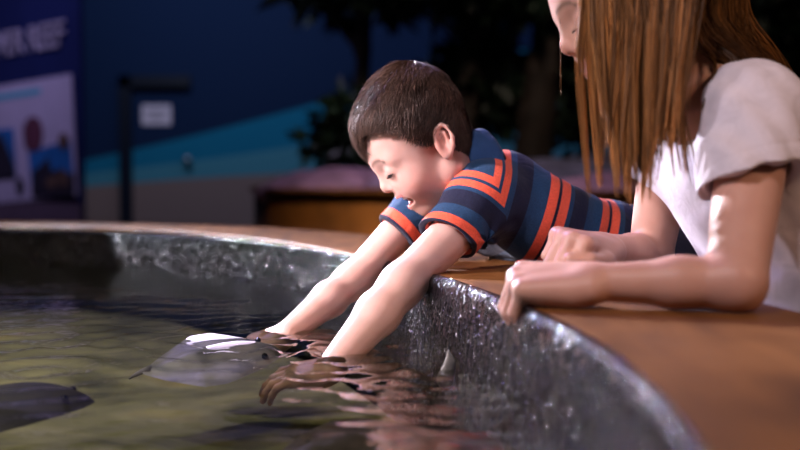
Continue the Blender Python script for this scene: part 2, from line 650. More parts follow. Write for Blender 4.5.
DX0, DX1, DZ1 = pix(121, 150, WY)[0], pix(192, 150, WY)[0], pix(150, 76, WY)[2]
mb = MB()
mb.box(((-13 + DX0) / 2, WY + .1, 2.5), (13 + DX0, .2, 5)).box(((14 + DX1) / 2, WY + .1, 2.5), (14 - DX1, .2, 5))
mb.box(((DX0 + DX1) / 2, WY + .1, (5 + DZ1) / 2), (DX1 - DX0, .2, 5 - DZ1))
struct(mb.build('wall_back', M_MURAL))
struct(MB().box((0, 5.5, -.05), (30, 25, .1)).build('floor', simple('dark_carpet', (0.02, 0.017, 0.022), 0.9, 0.3, 30)))
struct(MB().box((0, 5.5, 5.05), (30, 25, .1)).build('ceiling', simple('black_ceiling', (0.01, 0.01, 0.014), 0.9)))
struct(MB().box((14.1, 5.5, 2.5), (.2, 25, 5)).build('wall_right', M_NAVY))
struct(MB().box((0, -6.9, 2.5), (30, .2, 5)).build('wall_front', M_NAVY))
# angled wall carrying the exhibit graphics
a0 = pix(82, 172, 9.0)
wdir = nrm([-1.0, 1.02, 0])
wn = np.array([-wdir[1], wdir[0], 0])        # faces the room
WAX = np.stack([-wdir, -wn, [0, 0, 1]])      # rows: along, into wall, up


def on_wall(px, py, off=0.0):
    """Point of the angled wall's face seen at a pixel, off metres proud of it."""
    r = pix(px, py, 1.0) - np.array([0, 0, CAM_Z])
    t = ((a0 - [0, 0, CAM_Z]) @ wn) / (r @ wn)
    return np.array([0, 0, CAM_Z]) + r * t + wn * off


c = a0 + wdir * 3.2 - wn * 0.015
struct(MB().box((c[0], c[1], 2.5), (6.4, .03, 5), ax=WAX).build('wall_left', M_NAVY))
c2 = a0 + wdir * 3.2 + wn * 0.012
zt = on_wall(60, 203)[2]
struct(MB().box((c2[0], c2[1], zt / 2), (6.4, .024, zt), ax=WAX).build('baseboard_left', simple('tan_wainscot', (0.10, 0.065, 0.10), 0.5, 0.1, 4)))

# door (the mural runs across its leaf)
dr = empty('door_1', ((DX0 + DX1) / 2, WY, 0))
struct(dr)
w = 0.15
mb = MB()
mb.box((DX0 + w / 2, WY - .02, DZ1 / 2), (w, .16, DZ1)).box(((DX0 + DX1) / 2, WY - .02, DZ1 - .07), (DX1 - DX0, .16, .14))
mb.build('door_frame', M_FRAME, dr)
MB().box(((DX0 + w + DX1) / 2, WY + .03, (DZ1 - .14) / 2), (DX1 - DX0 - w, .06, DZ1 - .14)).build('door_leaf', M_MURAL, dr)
kb = pix(192, 160, WY)
M_STEEL = simple('brushed_steel', (0.35, 0.35, 0.38), 0.35, metal=1.0)
MB().tube([(kb[0] - .04, WY + .03, kb[2]), (kb[0] - .04, WY - .06, kb[2])], [0.03, 0.03], 12).tube([(kb[0] - .04, WY - .06, kb[2]), (kb[0] - .04, WY - .11, kb[2])], [0.045, 0.05], 14).build('door_handle', M_STEEL, dr, True)
sg = empty('door_notice', pix(156, 115, WY - 0.01))
tag(sg, 'small white notice fixed to the upper part of the blue door', 'sign')
p0, p1 = pix(142, 125, WY), pix(171, 105, WY)
MB().box(((p0[0] + p1[0]) / 2, WY - .006, (p0[2] + p1[2]) / 2), (p1[0] - p0[0], .012, p1[2] - p0[2])).build('notice_board', simple('white_plastic', (0.62, 0.52, 0.66), 0.5), sg, bevel=.003)
mb = MB()
for fz, fw in ((.66, .7), (.36, .5)):
    mb.box(((p0[0] + p1[0]) / 2, WY - .0135, p0[2] + fz * (p1[2] - p0[2])), ((p1[0] - p0[0]) * fw, .003, .045))
mb.build('notice_print', simple('grey_ink', (0.30, 0.25, 0.34), 0.6), sg)

# exhibit panel on the angled wall
pn = empty('exhibit_panel', on_wall(38, 140))
tag(pn, 'white exhibit panel with blue underwater photographs on the angled navy wall', 'exhibit panel')


def wall_poly(px, off, name, mat, parent, thick=0.004):
    v = [on_wall(x, y, off) for x, y in px]
    b = [p - wn * thick for p in v]
    n = len(v)
    f = [tuple(range(n)), tuple(range(2 * n - 1, n - 1, -1))] + [(i, i + n, (i + 1) % n + n, (i + 1) % n) for i in range(n)]
    return MB().add(v + b, f).build(name, mat, parent)


def disc(cx, cy, rx, ry, n=20, seed=0, rough=0.12):
    r = np.random.default_rng(seed)
    o = 1 + rough * r.normal(size=n)
    return [(cx + rx * o[i] * math.cos(2 * PI * i / n), cy + ry * o[i] * math.sin(2 * PI * i / n)) for i in range(n)]


board = wall_poly([(-45, 94), (74, 74), (80, 196), (-45, 207)], 0.03, 'board', simple('panel_white', (0.42, 0.36, 0.52), 0.5, 0.06, 6), pn, 0.012)
wall_poly([(-40, 101), (44, 88), (44, 94), (-40, 107)], 0.034, 'heading_strip', simple('heading_teal', (0.08, 0.35, 0.50), 0.5), pn)
M_SEA, M_DEEP, M_DARKPRINT, M_CORAL, M_FISH = (simple(n_, c_, .5, .25, 3) for n_, c_ in (('print_sea_blue', (0.015, 0.11, 0.34)), ('print_deep_blue', (0.01, 0.05, 0.20)), ('print_dark', (0.02, 0.016, 0.03)), ('print_coral', (0.10, 0.055, 0.045)), ('print_fish', (0.10, 0.03, 0.055))))
f1 = wall_poly([(-40, 133), (17, 128), (20, 178), (-40, 182)], 0.036, 'seal_photograph', M_SEA, pn)
wall_poly([(-30, 182), (-22, 150), (-5, 136), (6, 134), (12, 150), (18, 165), (20, 178)], 0.040, 'seal_picture', M_DARKPRINT, f1)
f2 = wall_poly([(32, 152), (74, 140), (79, 195), (36, 197)], 0.036, 'reef_photograph', M_SEA, pn)
wall_poly([(36, 197), (36, 172), (44, 166), (52, 158), (56, 172), (64, 168), (70, 176), (78, 172), (79, 195)], 0.040, 'reef_picture', M_DARKPRINT, f2)
wall_poly(disc(57, 182, 6, 7, seed=3), 0.044, 'coral_picture', M_CORAL, f2)
wall_poly(disc(68, 179, 5, 9, seed=4), 0.044, 'sponge_picture', M_CORAL, f2)
wall_poly(disc(37, 134, 10, 18, 24, 5, 0.03), 0.040, 'fish_picture', M_FISH, pn)
wall_poly(disc(68, 141, 5, 8, 20, 6, 0.05), 0.044, 'turtle_picture', M_CORAL, f2)
wall_poly(disc(24, 186, 4, 9, 20, 7, 0.08), 0.040, 'urchin_picture', M_DARKPRINT, pn)
mb = MB()
tx = bpy.data.curves.new('wall_lettering', 'FONT')
tx.body = 'RIVER REEF'
tx.align_x = 'RIGHT'
tx.extrude = 0.01
p_b, p_t = on_wall(67, 46, 0.015), on_wall(67, 18, 0.015)
tx.size = (p_t[2] - p_b[2]) / 0.72
tx.space_character = 1.0
to = bpy.data.objects.new('wall_lettering', tx)
COL.objects.link(to)
to.matrix_world = Matrix(((-wdir[0], 0, wn[0], p_b[0]), (-wdir[1], 0, wn[1], p_b[1]), (0, 1, 0, p_b[2]), (0, 0, 0, 1)))
pl = on_wall(0, 58, 0.015)
bpy.context.view_layer.update()
tm = bpy.data.meshes.new_from_object(to.evaluated_get(bpy.context.evaluated_depsgraph_get()))
mw = to.matrix_world.copy()
bpy.data.objects.remove(to)
to = bpy.data.objects.new('wall_lettering', tm)
COL.objects.link(to)
to.matrix_world = mw
tm.materials.clear()
tm.materials.append(simple('letter_white', (0.30, 0.26, 0.36), 0.5))
tag(to, 'pale capital letters reading RIVER REEF on the navy wall above the exhibit panel', 'lettering')
word_w = np.linalg.norm((on_wall(34, 50) - on_wall(67, 46))[:2])
# ================================================================== second tank behind
T2 = np.array([1.0, 7.5])
R2 = 2.0
th = np.linspace(0, 2 * PI, 160, endpoint=False)


def lathe(prof, c, ths=th):
    p = np.array(prof, float)
    V = np.stack([c[0] + p[None, :, 0] * np.cos(ths)[:, None], c[1] + p[None, :, 0] * np.sin(ths)[:, None], np.broadcast_to(p[None, :, 1], (len(ths), len(p)))], -1)
    n, k = len(ths), len(p)
    ix = np.arange(n * k).reshape(n, k)
    nx = np.roll(ix, -1, axis=0)
    return V.reshape(-1, 3), np.stack([ix[:, :-1], nx[:, :-1], nx[:, 1:], ix[:, 1:]], -1).reshape(-1, 4)


t2 = empty('round_tank', (T2[0], T2[1], 0))
tag(t2, 'second round tank with brown wooden sides standing behind the boy', 'touch tank')
v, q = lathe([(R2 - .03, 0), (R2 - .03, .572), (R2 - .30, .572), (R2 - .30, .2), (0.02, .2)], T2)
mesh_np('tank_body', v, q, simple('orange_brown_wood', (0.24, 0.085, 0.014), 0.6, 0.4, 3), t2, False)
v, q = lathe([(R2 - .28, .57), (R2 - .29, .59), (R2 - .27, .60), (R2 - .02, .60), (R2, .59), (R2, .575), (R2 - .02, .57), (R2 - .28, .57)], T2)
mesh_np('tank_rim', v, q, M_RIM, t2)
m2, nt2, b2 = new_mat('blue_pool_water')
b2.inputs['Base Color'].default_value = (0.03, 0.12, 0.32, 1)
b2.inputs['Roughness'].default_value = 0.08
v, q = lathe([(R2 - .295, .50), (1.0, .50), (0.02, .50)], T2)
pw = mesh_np('pool_water', v, q, m2, None, False)
tag(pw, 'still blue water inside the second round tank', 'water', kind='stuff')


def rock(name, c, r, seed, mat, flat=1.0):
    o_ = [ell(c, (r[0], r[1], r[2]), k=.02)]
    rr = np.random.default_rng(seed)
    for i in range(5):
        a = rr.random() * 6.28
        o_.append(ell(np.array(c) + [r[0] * .6 * math.cos(a), r[1] * .6 * math.sin(a), -r[2] * .2 + r[2] * .5 * rr.random()], np.array(r) * (.4 + .3 * rr.random()), k=.06))
    o_.append(dict(f=lambda X, d: d + 0.03 * noise3(X, 9, seed, 3)))
    v, f = mesh_sdf(o_, 0.025, smooth=1)
    return mesh_np(name, v, f, mat)


rocks = [((-.42, 6.75, .55), (.40, .28, .17), (0.26, 0.15, 0.20), 'pinkish grey rock low on the left edge of the second tank'),
         ((.35, 6.6, .56), (.50, .30, .17), (0.22, 0.16, 0.26), 'purple grey rock in the second tank behind the boy\'s face'),
         ((1.25, 6.6, .52), (.36, .25, .17), (0.30, 0.16, 0.17), 'reddish rock in the second tank above the boy\'s striped back'),
         ((1.0, 7.8, .55), (.8, .45, .22), (0.10, 0.09, 0.11), 'wide dark rock in the middle of the second tank'),
         ((2.0, 6.85, .52), (.34, .26, .17), (0.24, 0.14, 0.16), 'pink brown rock in the second tank beside the girl\'s hair')]
for i, (c, r, col, lb) in enumerate(rocks):
    tag(rock('rock', c, r, 40 + i, simple('rock_stone', col, .7, .45, 7)), lb, 'rock', 'rocks in the second tank')


# ---- plants and artificial trees
def leaf_cloud(name, centers, n, size, mat, parent, seed, droop=0.3):
    r = np.random.default_rng(seed)
    vs, fs = [], []
    cs = np.array([c for c, _ in centers]); rs = np.array([q_ for _, q_ in centers], float)
    for i in range(n):
        k_ = r.integers(len(cs))
        u = nrm(r.normal(size=3)) * (r.random() ** 0.4)
        p = cs[k_] + u * rs[k_]
        a = nrm(r.normal(size=3) + [0, 0, -droop]); b = nrm(np.cross(a, r.normal(size=3)))
        L, Wd = size * (.6 + .8 * r.random()), size * .22
        b0 = len(vs)
        nn = np.cross(a, b) * L * .1
        vs += [p, p + a * L * .4 + b * Wd + nn, p + a * L, p + a * L * .4 - b * Wd + nn]
        fs.append((b0, b0 + 1, b0 + 2, b0 + 3))
    return mesh_np(name, np.array(vs), np.array(fs), mat, parent, False)


M_LEAF = simple('dark_leaf', (0.008, 0.020, 0.010), .5, .5, 3)
M_LEAF2 = simple('green_leaf', (0.020, 0.050, 0.012), .5, .5, 3)
M_BARK = simple('dark_bark', (0.022, 0.013, 0.009), .8, .5, 6, .6, 12)

fb = empty('leafy_plant', (-.38, 7.5, .5))
tag(fb, 'bushy green plant on the second tank, behind the boy\'s forehead', 'plant')
leaf_cloud('foliage', [((-.38, 7.4, .86), (.30, .25, .14)), ((-.30, 7.4, 1.10), (.24, .2, .14)), ((-.12, 7.4, .92), (.28, .25, .2))], 900, .13, M_LEAF2, fb, 5)
mb = MB()
for a in range(5):
    mb.tube([(-.34 + .02 * a, 7.45, .5), (-.36 + .05 * (a - 2), 7.42, .75), (-.34 + .12 * (a - 2), 7.4, 1.05)], [.02, .014, .006], 8)
mb.build('stem', M_BARK, fb, True)


def tree(loc, h, r0, seed, crowns, nleaf, lb, lean=0.0, cat='tree'):
    t = empty('artificial_tree', loc)
    tag(t, lb, cat, 'artificial trees at the back')
    rr = np.random.default_rng(seed)
    x, y, z = loc
    ops = []
    pts = [np.array([x + lean * (s_ ** 2) + .06 * math.sin(3 * s_ + seed), y, z + h * s_]) for s_ in np.linspace(0, 1, 7)]
    rad = [r0 * (1.0 + 0.9 * max(0, .25 - s_) * 4 * .5) * (1 - .4 * s_) for s_ in np.linspace(0, 1, 7)]
    for i in range(6):
        ops.append(cone(pts[i], pts[i + 1], rad[i], rad[i + 1], k=.05))
    for i in range(6):
        a = i / 6 * 6.28 + rr.random()
        ops.append(cone(pts[0] + [0, 0, .35], pts[0] + [math.cos(a) * r0 * 2.4, math.sin(a) * r0 * 2.4, -.02], r0 * .5, r0 * .25, k=.08))
    for i in range(5):
        a = rr.random() * 6.28
        ops.append(cone(pts[5], pts[6] + [math.cos(a) * .7, math.sin(a) * .5, .3 + .3 * rr.random()], r0 * .4, r0 * .15, k=.05))
    ops.append(dict(f=lambda X, d: d + .012 * np.sin(28 * np.arctan2(X[:, 1] - y, X[:, 0] - x) + 2 * X[:, 2])))
    v, f = mesh_sdf(ops, .035)
    mesh_np('trunk', v, f, M_BARK, t)
    leaf_cloud('canopy', [((x + c[0], y + c[1], z + c[2]), c[3]) for c in crowns], nleaf, .26, M_LEAF, t, seed)
    return t


tree((-.28, 9.75, 0), 2.1, .10, 3, [(0, 0, 2.4, (.8, .7, .35)), (.5, 0, 2.9, (.9, .7, .5))], 1500, 'slim dark artificial tree rising behind the boy\'s head')
tree((.66, 10.4, 0), 2.3, .16, 4, [(0, 0, 2.6, (.9, .7, .5)), (.2, 0, 3.1, (1., .7, .5)), (.1, .2, 1.5, (.5, .3, .5))], 2400, 'dark artificial tree in the middle, between the slim one and the thick one')
tree((1.2, 10.2, 0), 2.4, .21, 5, [(0, 0, 2.5, (.9, .6, .5)), (.6, 0, 3.0, (1., .6, .5)), (.55, .3, 1.6, (.45, .3, .7))], 2600, 'thick dark artificial tree trunk next to the girl\'s face', .15)
tree((2.8, 9.9, 0), 2.2, .2, 6, [(.4, 0, 1.7, (.55, .5, .8)), (.5, 0, 2.5, (.75, .6, .6)), (.35, 0, .9, (.45, .4, .5))], 3200, 'leafy dark artificial tree behind the girl\'s shoulder')
# ================================================================== people: shared anatomy
def head_ops(F, smile=True):
    """Head in ear-centred coordinates (x forward, y left, z up)."""
    R, s = F.R, F.s
    E = lambda c, r, k=.01, rr=None: ell(F.p(*c), np.array(r) * s, R if rr is None else R @ rr, k * s)
    Cn = lambda a, b, ra, rb, k=.01, sq=None: cone(F.p(*a), F.p(*b), ra * s, rb * s, k * s, sq=sq)
    o = [E((.0265, 0, .044), (.0725, .069, .073)), E((.060, 0, .045), (.043, .055, .045), .02), E((.050, 0, -.006), (.049, .054, .060), .03)]
    for y in (1, -1):
        o += [Cn((.010, y * .046, -.030), (.062, y * .013, -.061), .016, .014, .025), E((.064, y * .030, -.020), (.025, .025, .024), .02)]
    o += [E((.068, 0, -.063), (.0125, .014, .0125), .014), E((.074, 0, -.036), (.022, .027, .021), .014)]
    for y in (1, -1):
        o += [Cn((.0925, y * .011, .024), (.079, y * .043, .023), .0070, .0065, .016)]
    for y in (1, -1):
        o += [sub(E((.1065, y * .035, .010), (.011, .012, .010)), .018 * s)]
        o += [E((.0830, y * .0325, .0095), (.0135, .0145, .0125), .004)]
        o += [Cn((.0950, y * .021, .0060), (.083, y * .045, .0055), .0022, .0018, .004)]
    o += [Cn((.0955, 0, .012), (.1035, 0, -.005), .0058, .0072, .010), E((.1030, 0, -.0100), (.0082, .0085, .0076), .006)]
    for y in (1, -1):
        o += [E((.0950, y * .0100, -.0130), (.0075, .0062, .0062), .005)]
        o += [sub(E((.0985, y * .0052, -.0180), (.0036, .0028, .0030)), .002 * s)]
    if smile:
        for y in (1, -1):
            o += [Cn((.0960, y * .002, -.0290), (.0715, y * .0275, -.0300), .0046, .0028, .004)]
        for y in (1, -1):
            o += [E((.058, y * .039, -.0170), (.017, .012, .014), .012)]
        o += [sub(E((.0800, 0, -.0400), (.030, .0315, .0098)), .003 * s)]
        for y in (1, -1):
            o += [Cn((.0870, y * .002, -.0520), (.0690, y * .0285, -.0400), .0048, .0030, .003)]
    else:
        for y in (1, -1):
            o += [Cn((.0955, y * .002, -.0300), (.0815, y * .019, -.0345), .0046, .0026, .003), Cn((.0935, y * .002, -.0390), (.0815, y * .018, -.0355), .0050, .0026, .003)]
    # ears: shell leaning back, raised helix, hollow concha, lobe
    for y in (1, -1):
        er = rot((0, 1, 0), -16)
        Q = lambda u, v, w: tuple(np.array([.0085, y * .0685, .006]) + er @ np.array([u, y * v, w]))
        ax = nrm([-.28, y * .95, .05])
        f_ = nrm(np.cross([0, 0, 1], ax))
        rr = er @ np.stack([f_, ax, np.cross(f_, ax)], -1)
        o += [E(Q(0, .002, 0), (.0140, .0060, .0240), .004, rr)]
        pts = [(.0100, .0030, -.002), (.0110, .0040, .009), (.0070, .0058, .0195), (-.002, .0078, .0235), (-.0105, .0095, .0180), (-.0135, .0100, .0050), (-.0105, .0085, -.0090), (-.0050, .0062, -.0185)]
        for a, b in zip(pts[:-1], pts[1:]):
            o += [Cn(Q(*a), Q(*b), .0031, .0031, .003)]
        o += [E(Q(-.0005, .0045, -.0195), (.0068, .0042, .0070), .004)]
        o += [sub(E(Q(.0010, .0095, .0015), (.0068, .0050, .0110), .003, rr), .004 * s)]
        o += [Cn(Q(-.0065, .0070, -.008), Q(-.0040, .0075, .0120), .0026, .0022, .003)]
        o += [E(Q(.0090, .0035, -.005), (.0036, .0036, .0055), .003)]
    return o


FING = [((.066, .0235), (.032, .020, .0165), .0077), ((.070, .0080), (.036, .0225, .0175), .0079), ((.066, -.0075), (.033, .0215, .017), .0076), ((.058, -.0215), (.026, .016, .0145), .0066)]


def hand_ops(F, t, curls, spread=(4, 1, -2, -6), thumb=((.036, .040, -.010), (.056, .047, -.014), (.072, .048, -.018)), kk=.0028):
    """Hand in a frame: x along the fingers, z dorsal; t=+1 puts the thumb on +y (right hand), -1 on -y (left hand)."""
    s, o = F.s, []
    P = lambda x, y, z: F.p(x, y * t, z)
    for (kx, ky), _, r in FING:
        o.append(cone(P(-.004, ky * .62, -.001), P(kx, ky, 0), .0135 * s, .0092 * s, .010 * s))
    o.append(cone(P(.020, .012, -.007), P(.052, .006, -.006), .013 * s, .011 * s, .012 * s))
    o.append(cone(P(.012, -.013, -.008), P(.046, -.015, -.006), .012 * s, .009 * s, .012 * s))
    tips = []
    for i, (((kx, ky), L, r), cu) in enumerate(zip(FING, curls)):
        p = np.array([kx, ky, 0.0])
        ang, sp = 0.0, math.radians(spread[i])
        for j in range(3):
            ang += math.radians(cu[j])
            dv = np.array([math.cos(ang) * math.cos(sp), math.cos(ang) * math.sin(sp), -math.sin(ang)])
            q = p + dv * L[j]
            r0, r1 = r * (1 - .10 * j), r * (1 - .10 * (j + 1))
            o.append(cone(P(*p), P(*q), r0 * 1.04 * s, r1 * s, (.005 if j == 0 else kk) * s))
            p = q
        tips.append(P(*p))
    q0 = np.array([.010, .018, -.006])
    rr = (.0125, .0098, .0085, .0074)
    for j, q in enumerate(thumb):
        q = np.array(q)
        o.append(cone(P(*q0), P(*q), rr[j] * s, rr[j + 1] * s, (.010 if j == 0 else .0035) * s))
        q0 = q
    return o


def mat_skin(name, base, warm=0.0):
    m, nt, b = new_mat(name)
    at = node(nt, 'ShaderNodeAttribute', attribute_name='tint')
    tc = node(nt, 'ShaderNodeTexCoord')
    n = node(nt, 'ShaderNodeTexNoise', in_Scale=45.0, in_Detail=4.0)
    nt.links.new(tc.outputs['Object'], n.inputs['Vector'])
    r = ramp(nt, [(0.3, (.93, .90, .90)), (0.7, (1.0, 1.0, 1.0))], n.outputs[0])
    mx = node(nt, 'ShaderNodeMix', data_type='RGBA', blend_type='MULTIPLY')
    mx.inputs[0].default_value = 1.0
    nt.links.new(at.outputs['Color'], mx.inputs[6])
    nt.links.new(r.outputs[0], mx.inputs[7])
    nt.links.new(mx.outputs[2], b.inputs['Base Color'])
    b.inputs['Roughness'].default_value = 0.48
    b.inputs['Specular IOR Level'].default_value = 0.4
    b.inputs['Subsurface Weight'].default_value = 0.18
    b.inputs['Subsurface Radius'].default_value = (1.0, 0.35, 0.2)
    b.inputs['Subsurface Scale'].default_value = 0.006
    n2 = node(nt, 'ShaderNodeTexNoise', in_Scale=420.0, in_Detail=2.0)
    nt.links.new(tc.outputs['Object'], n2.inputs['Vector'])
    bp = node(nt, 'ShaderNodeBump', in_Strength=0.06, in_Distance=0.002)
    nt.links.new(n2.outputs[0], bp.inputs['Height'])
    nt.links.new(bp.outputs[0], b.inputs['Normal'])
    return m


def skin_tint(V, F, base, lip, smile, scalp=None, hairline=None, brow=(.12, .07, .05)):
    """Skin colour by place: lips, cheeks, ears, nose tip, brows and the scalp under the hair."""
    L = F.inv(V)
    x, y, z = L[:, 0], np.abs(L[:, 1]), L[:, 2]
    c = np.tile(np.array(base), (len(V), 1))

    def mixin(w, col):
        nonlocal c
        w = np.clip(w, 0, 1)[:, None]
        c = c * (1 - w) + np.array(col) * w
    g = lambda cx, cy, cz, r: np.exp(-((x - cx) ** 2 + (y - cy) ** 2 + (z - cz) ** 2) / r ** 2)
    red = np.array(base) * [1.02, .66, .62]
    mixin(.55 * g(.066, .042, -.016, .022), red)
    mixin(.35 * g(.108, 0, -.012, .012), red)
    mixin(.75 * (g(.012, .076, .007, .022)), red)
    hd = (x > .06) & (np.abs(z) < .06) & (x < .13)
    if smile:
        zc = -.0285 - 0 * y
        up = np.exp(-((z + .0300) / .0032) ** 2) * (y < .029) * (x > .066)
        lo_c = -.0520 + (y / .0285) * .012
        lo = np.exp(-((z - lo_c) / .0042) ** 2) * (y < .029) * (x > .066)
        mixin(.85 * np.maximum(up, lo) * hd, lip)
        ins = (((x - .079) / .0295) ** 2 + (y / .0310) ** 2 + ((z + .0400) / .0096) ** 2) < 1.0
        mixin(ins * (x < .0905) * .9 * hd, (.16, .03, .03))
    else:
        up = np.exp(-((z + .0345 - .0) / .0065) ** 2) * (y < .021) * (x > .078)
        mixin(.75 * up * hd, lip)
    bz = .0275 + .004 * np.sin(np.clip((y - .012) / .034, 0, 1) * PI) - .003 * (y > .04)
    bw = np.exp(-((z - bz) / .0030) ** 2) * (y > .010) * (y < .046) * (x > .06)
    mixin(.8 * bw, brow)
    lid = np.exp(-((z - .0035) / .0016) ** 2) * (y > .018) * (y < .044) * (x > .076)
    mixin(.55 * lid, np.array(base) * .35)
    if scalp is not None:
        mixin(np.clip((z - hairline(x, y)) / .006, 0, 1) * (np.linalg.norm(L - [.022, 0, .044], axis=1) < .12), scalp)
    return c


def mat_hair(name, spread=0.5):
    m, nt, b = new_mat(name)
    at = node(nt, 'ShaderNodeAttribute', attribute_name='tint')
    nt.links.new(at.outputs['Color'], b.inputs['Base Color'])
    b.inputs['Roughness'].default_value = 0.46
    b.inputs['Specular IOR Level'].default_value = 0.30
    b.inputs['Sheen Weight'].default_value = 0.0
    return m


def mat_cloth(name, col=None, rough=0.85, bump=.25, bscale=900.0):
    m, nt, b = new_mat(name)
    tc = node(nt, 'ShaderNodeTexCoord')
    n = node(nt, 'ShaderNodeTexNoise', in_Scale=bscale, in_Detail=2.0)
    nt.links.new(tc.outputs['Object'], n.inputs['Vector'])
    n3 = node(nt, 'ShaderNodeTexNoise', in_Scale=38.0, in_Detail=3.0, in_Distortion=1.0)
    nt.links.new(tc.outputs['Object'], n3.inputs['Vector'])
    ma = node(nt, 'ShaderNodeMath', operation='MULTIPLY_ADD', in_1=.12)
    nt.links.new(n.outputs[0], ma.inputs[0])
    nt.links.new(n3.outputs[0], ma.inputs[2])
    bp = node(nt, 'ShaderNodeBump', in_Strength=bump, in_Distance=0.008)
    nt.links.new(ma.outputs[0], bp.inputs['Height'])
    nt.links.new(bp.outputs[0], b.inputs['Normal'])
    b.inputs['Roughness'].default_value = rough
    b.inputs['Specular IOR Level'].default_value = 0.15
    if col is not None:
        r = ramp(nt, [(0.3, tuple(np.array(col) * .85)), (0.7, col)], n3.outputs[0])
        nt.links.new(r.outputs[0], b.inputs['Base Color'])
    b.inputs['Sheen Weight'].default_value = 0.08
    return m, nt, b


def strands(name, paths, r0, col, mat, parent, tip=.3, n=3, jit=.25, seed=0):
    """Hair strands as one mesh: paths (N,K,3); col (N,3)."""
    P = np.asarray(paths)
    N, K, _ = P.shape
    prof = np.interp(np.linspace(0, 1, K), [0, .15, .7, 1], [.8, 1, .85, tip])
    R = np.broadcast_to(np.asarray(r0).reshape(-1, 1), (N, 1)) * prof[None]
    v, f = tube_np(P, R, n)
    c = np.repeat(np.asarray(col), K * n, axis=0)
    return mesh_np(name, v, f, mat, parent, True, {'tint': ('COLOR', c)})
# ================================================================== the boy
FWD = lambda pitch, yaw: np.array([-math.cos(pitch) * math.cos(yaw), -math.cos(pitch) * math.sin(yaw), -math.sin(pitch)])
bp_, by_ = math.radians(32), math.radians(7)
fw = FWD(bp_, by_)
BH = Frame((0, 0, 0), fw, (0, 0.02, 1), 1.0)
BH.o = pix(451, 142, 1.555) - BH.R @ np.array([0, .072, 0])
SKIN_B = (.60, .375, .315)
N_ = pix(489, 176, 1.665)
Wst = pix(606, 258, 1.765)
Hip = np.array([.475, 1.84, .515])
e1 = nrm(Wst - N_)
lat = nrm(np.cross(e1, [0, 0, 1]))
Sn, En, Pn = pix(484, 203, 1.580), pix(402, 285, 1.455), pix(346, 351, 1.385)
Sf, Ef, Pf = pix(428, 200, 1.735), pix(352, 281, 1.665), pix(290, 331, 1.575)


def along(E, P, L):
    return E + nrm(P - E) * L


Wn, Wf = along(En, Pn, .158), along(Ef, Pf, .150)
hip_n, hip_f = Hip + lat * .065, Hip - lat * .065
torso = lambda g: [cone(N_ + e1 * .050 + lat * .050 + np.array([0, 0, -.033]), Wst + lat * .042, .062 + g, .066 + g, .05), cone(N_ + e1 * .050 - lat * .050 + np.array([0, 0, -.033]), Wst - lat * .042, .062 + g, .066 + g, .05),
                   cone(Wst + lat * .04, Hip + lat * .05, .068 + g, .078 + g, .05), cone(Wst - lat * .04, Hip - lat * .05, .068 + g, .078 + g, .05)]
RIMCUT = dict(f=lambda X, d: np.maximum(d, np.where(np.hypot(X[:, 0] - TC[0], X[:, 1] - TC[1]) < 2.53 + .05, RIM_Z + .0025 - X[:, 2], -1.0)))
ops = torso(-.004) + [RIMCUT]
ops += [cone(N_ + e1 * .02 + np.array([0, 0, -.014]), Sn, .040, .038, .04), cone(N_ + e1 * .02 + np.array([0, 0, -.014]), Sf, .040, .038, .04)]
ops += [cone(BH.p(.004, 0, -.020), N_ + e1 * .01 + np.array([-.008, 0, -.016]), .042, .042, .03)]
ops += head_ops(BH, True)
arm = lambda S, E, W, sc: [cone(S, E, .036 * sc, .0285 * sc, .02), cone(E, E + (W - E) * .35, .0285 * sc, .0300 * sc, .02), cone(E + (W - E) * .35, W, .0300 * sc, .0195 * sc, .012)]
ops += arm(Sn, En, Wn, .93) + arm(Sf, Ef, Wf, .84)
HNf = Frame(Wn, nrm([-.86, .40, -.20]), (-.25, -.3, 1), .84)
HFf = Frame(Wf, nrm([-.85, .15, -.26]), (-.3, -.3, 1), .90)
relaxed = [(6, 20, 14), (8, 22, 14), (10, 24, 15), (12, 26, 16)]
ops += hand_ops(HNf, -1, relaxed) + hand_ops(HFf, 1, [(4, 22, 16), (6, 24, 16), (8, 26, 16), (10, 26, 18)])
# legs stand behind the rim
kn = lambda h, o: np.array([h[0] + .015, h[1], .27]) + o
legs = []
for h in (hip_n, hip_f):
    k_ = np.array([h[0] + .01, h[1] - .01, .29])
    a_ = np.array([h[0] + .05, h[1] + .01, .07])
    legs += [cone(h, k_, .066, .046, .03), cone(k_, k_ + (a_ - k_) * .3, .043, .046, .015), cone(k_ + (a_ - k_) * .3, a_, .046, .028, .015), cone(a_ + [.01, 0, -.035], a_ + [-.11, -.03, -.045], .026, .020, .02)]
ops += legs
V, Fc = mesh_sdf(ops, .0018, smooth=1)


def boy_line(x, y):
    side = np.interp(x, [-.12, -.020, -.010, -.004, .014, .020, .030, .046, .060, .088, .1], [-.055, -.045, -.026, .026, .025, .008, .018, .046, .058, .072, .074])
    return side - np.clip((x - .07) / .02, 0, 1) * np.clip((.045 - y) / .02, 0, 1) * .012


boy = empty('boy', (Hip[0], Hip[1], 0))
tag(boy, 'smiling dark-haired boy in a navy and coral striped shirt, both arms in the water', 'person')
HAIR_B = np.array([.060, .034, .025])
tint = skin_tint(V, BH, SKIN_B, (.50, .11, .11), True, HAIR_B * 1.3, boy_line)
mesh_np('body', V, Fc, mat_skin('boy_skin', SKIN_B), boy, True, {'tint': ('COLOR', tint)})

# teeth: a curved upper row
mb = MB()
for i in range(-6, 7):
    y = i * .0042
    x = .0905 - (y / .019) ** 2 * .0085
    c = BH.p(x, y, -.0345)
    aa = math.atan2(-y * 2 * .0085 / .019 ** 2, 1)
    mb.box(c, (.0035, .0040, .0068), ax=(BH.R @ rot((0, 0, 1), math.degrees(aa))).T)
mb.build('teeth', simple('tooth_enamel', (.80, .76, .70), .25), boy, True, bevel=.0008)
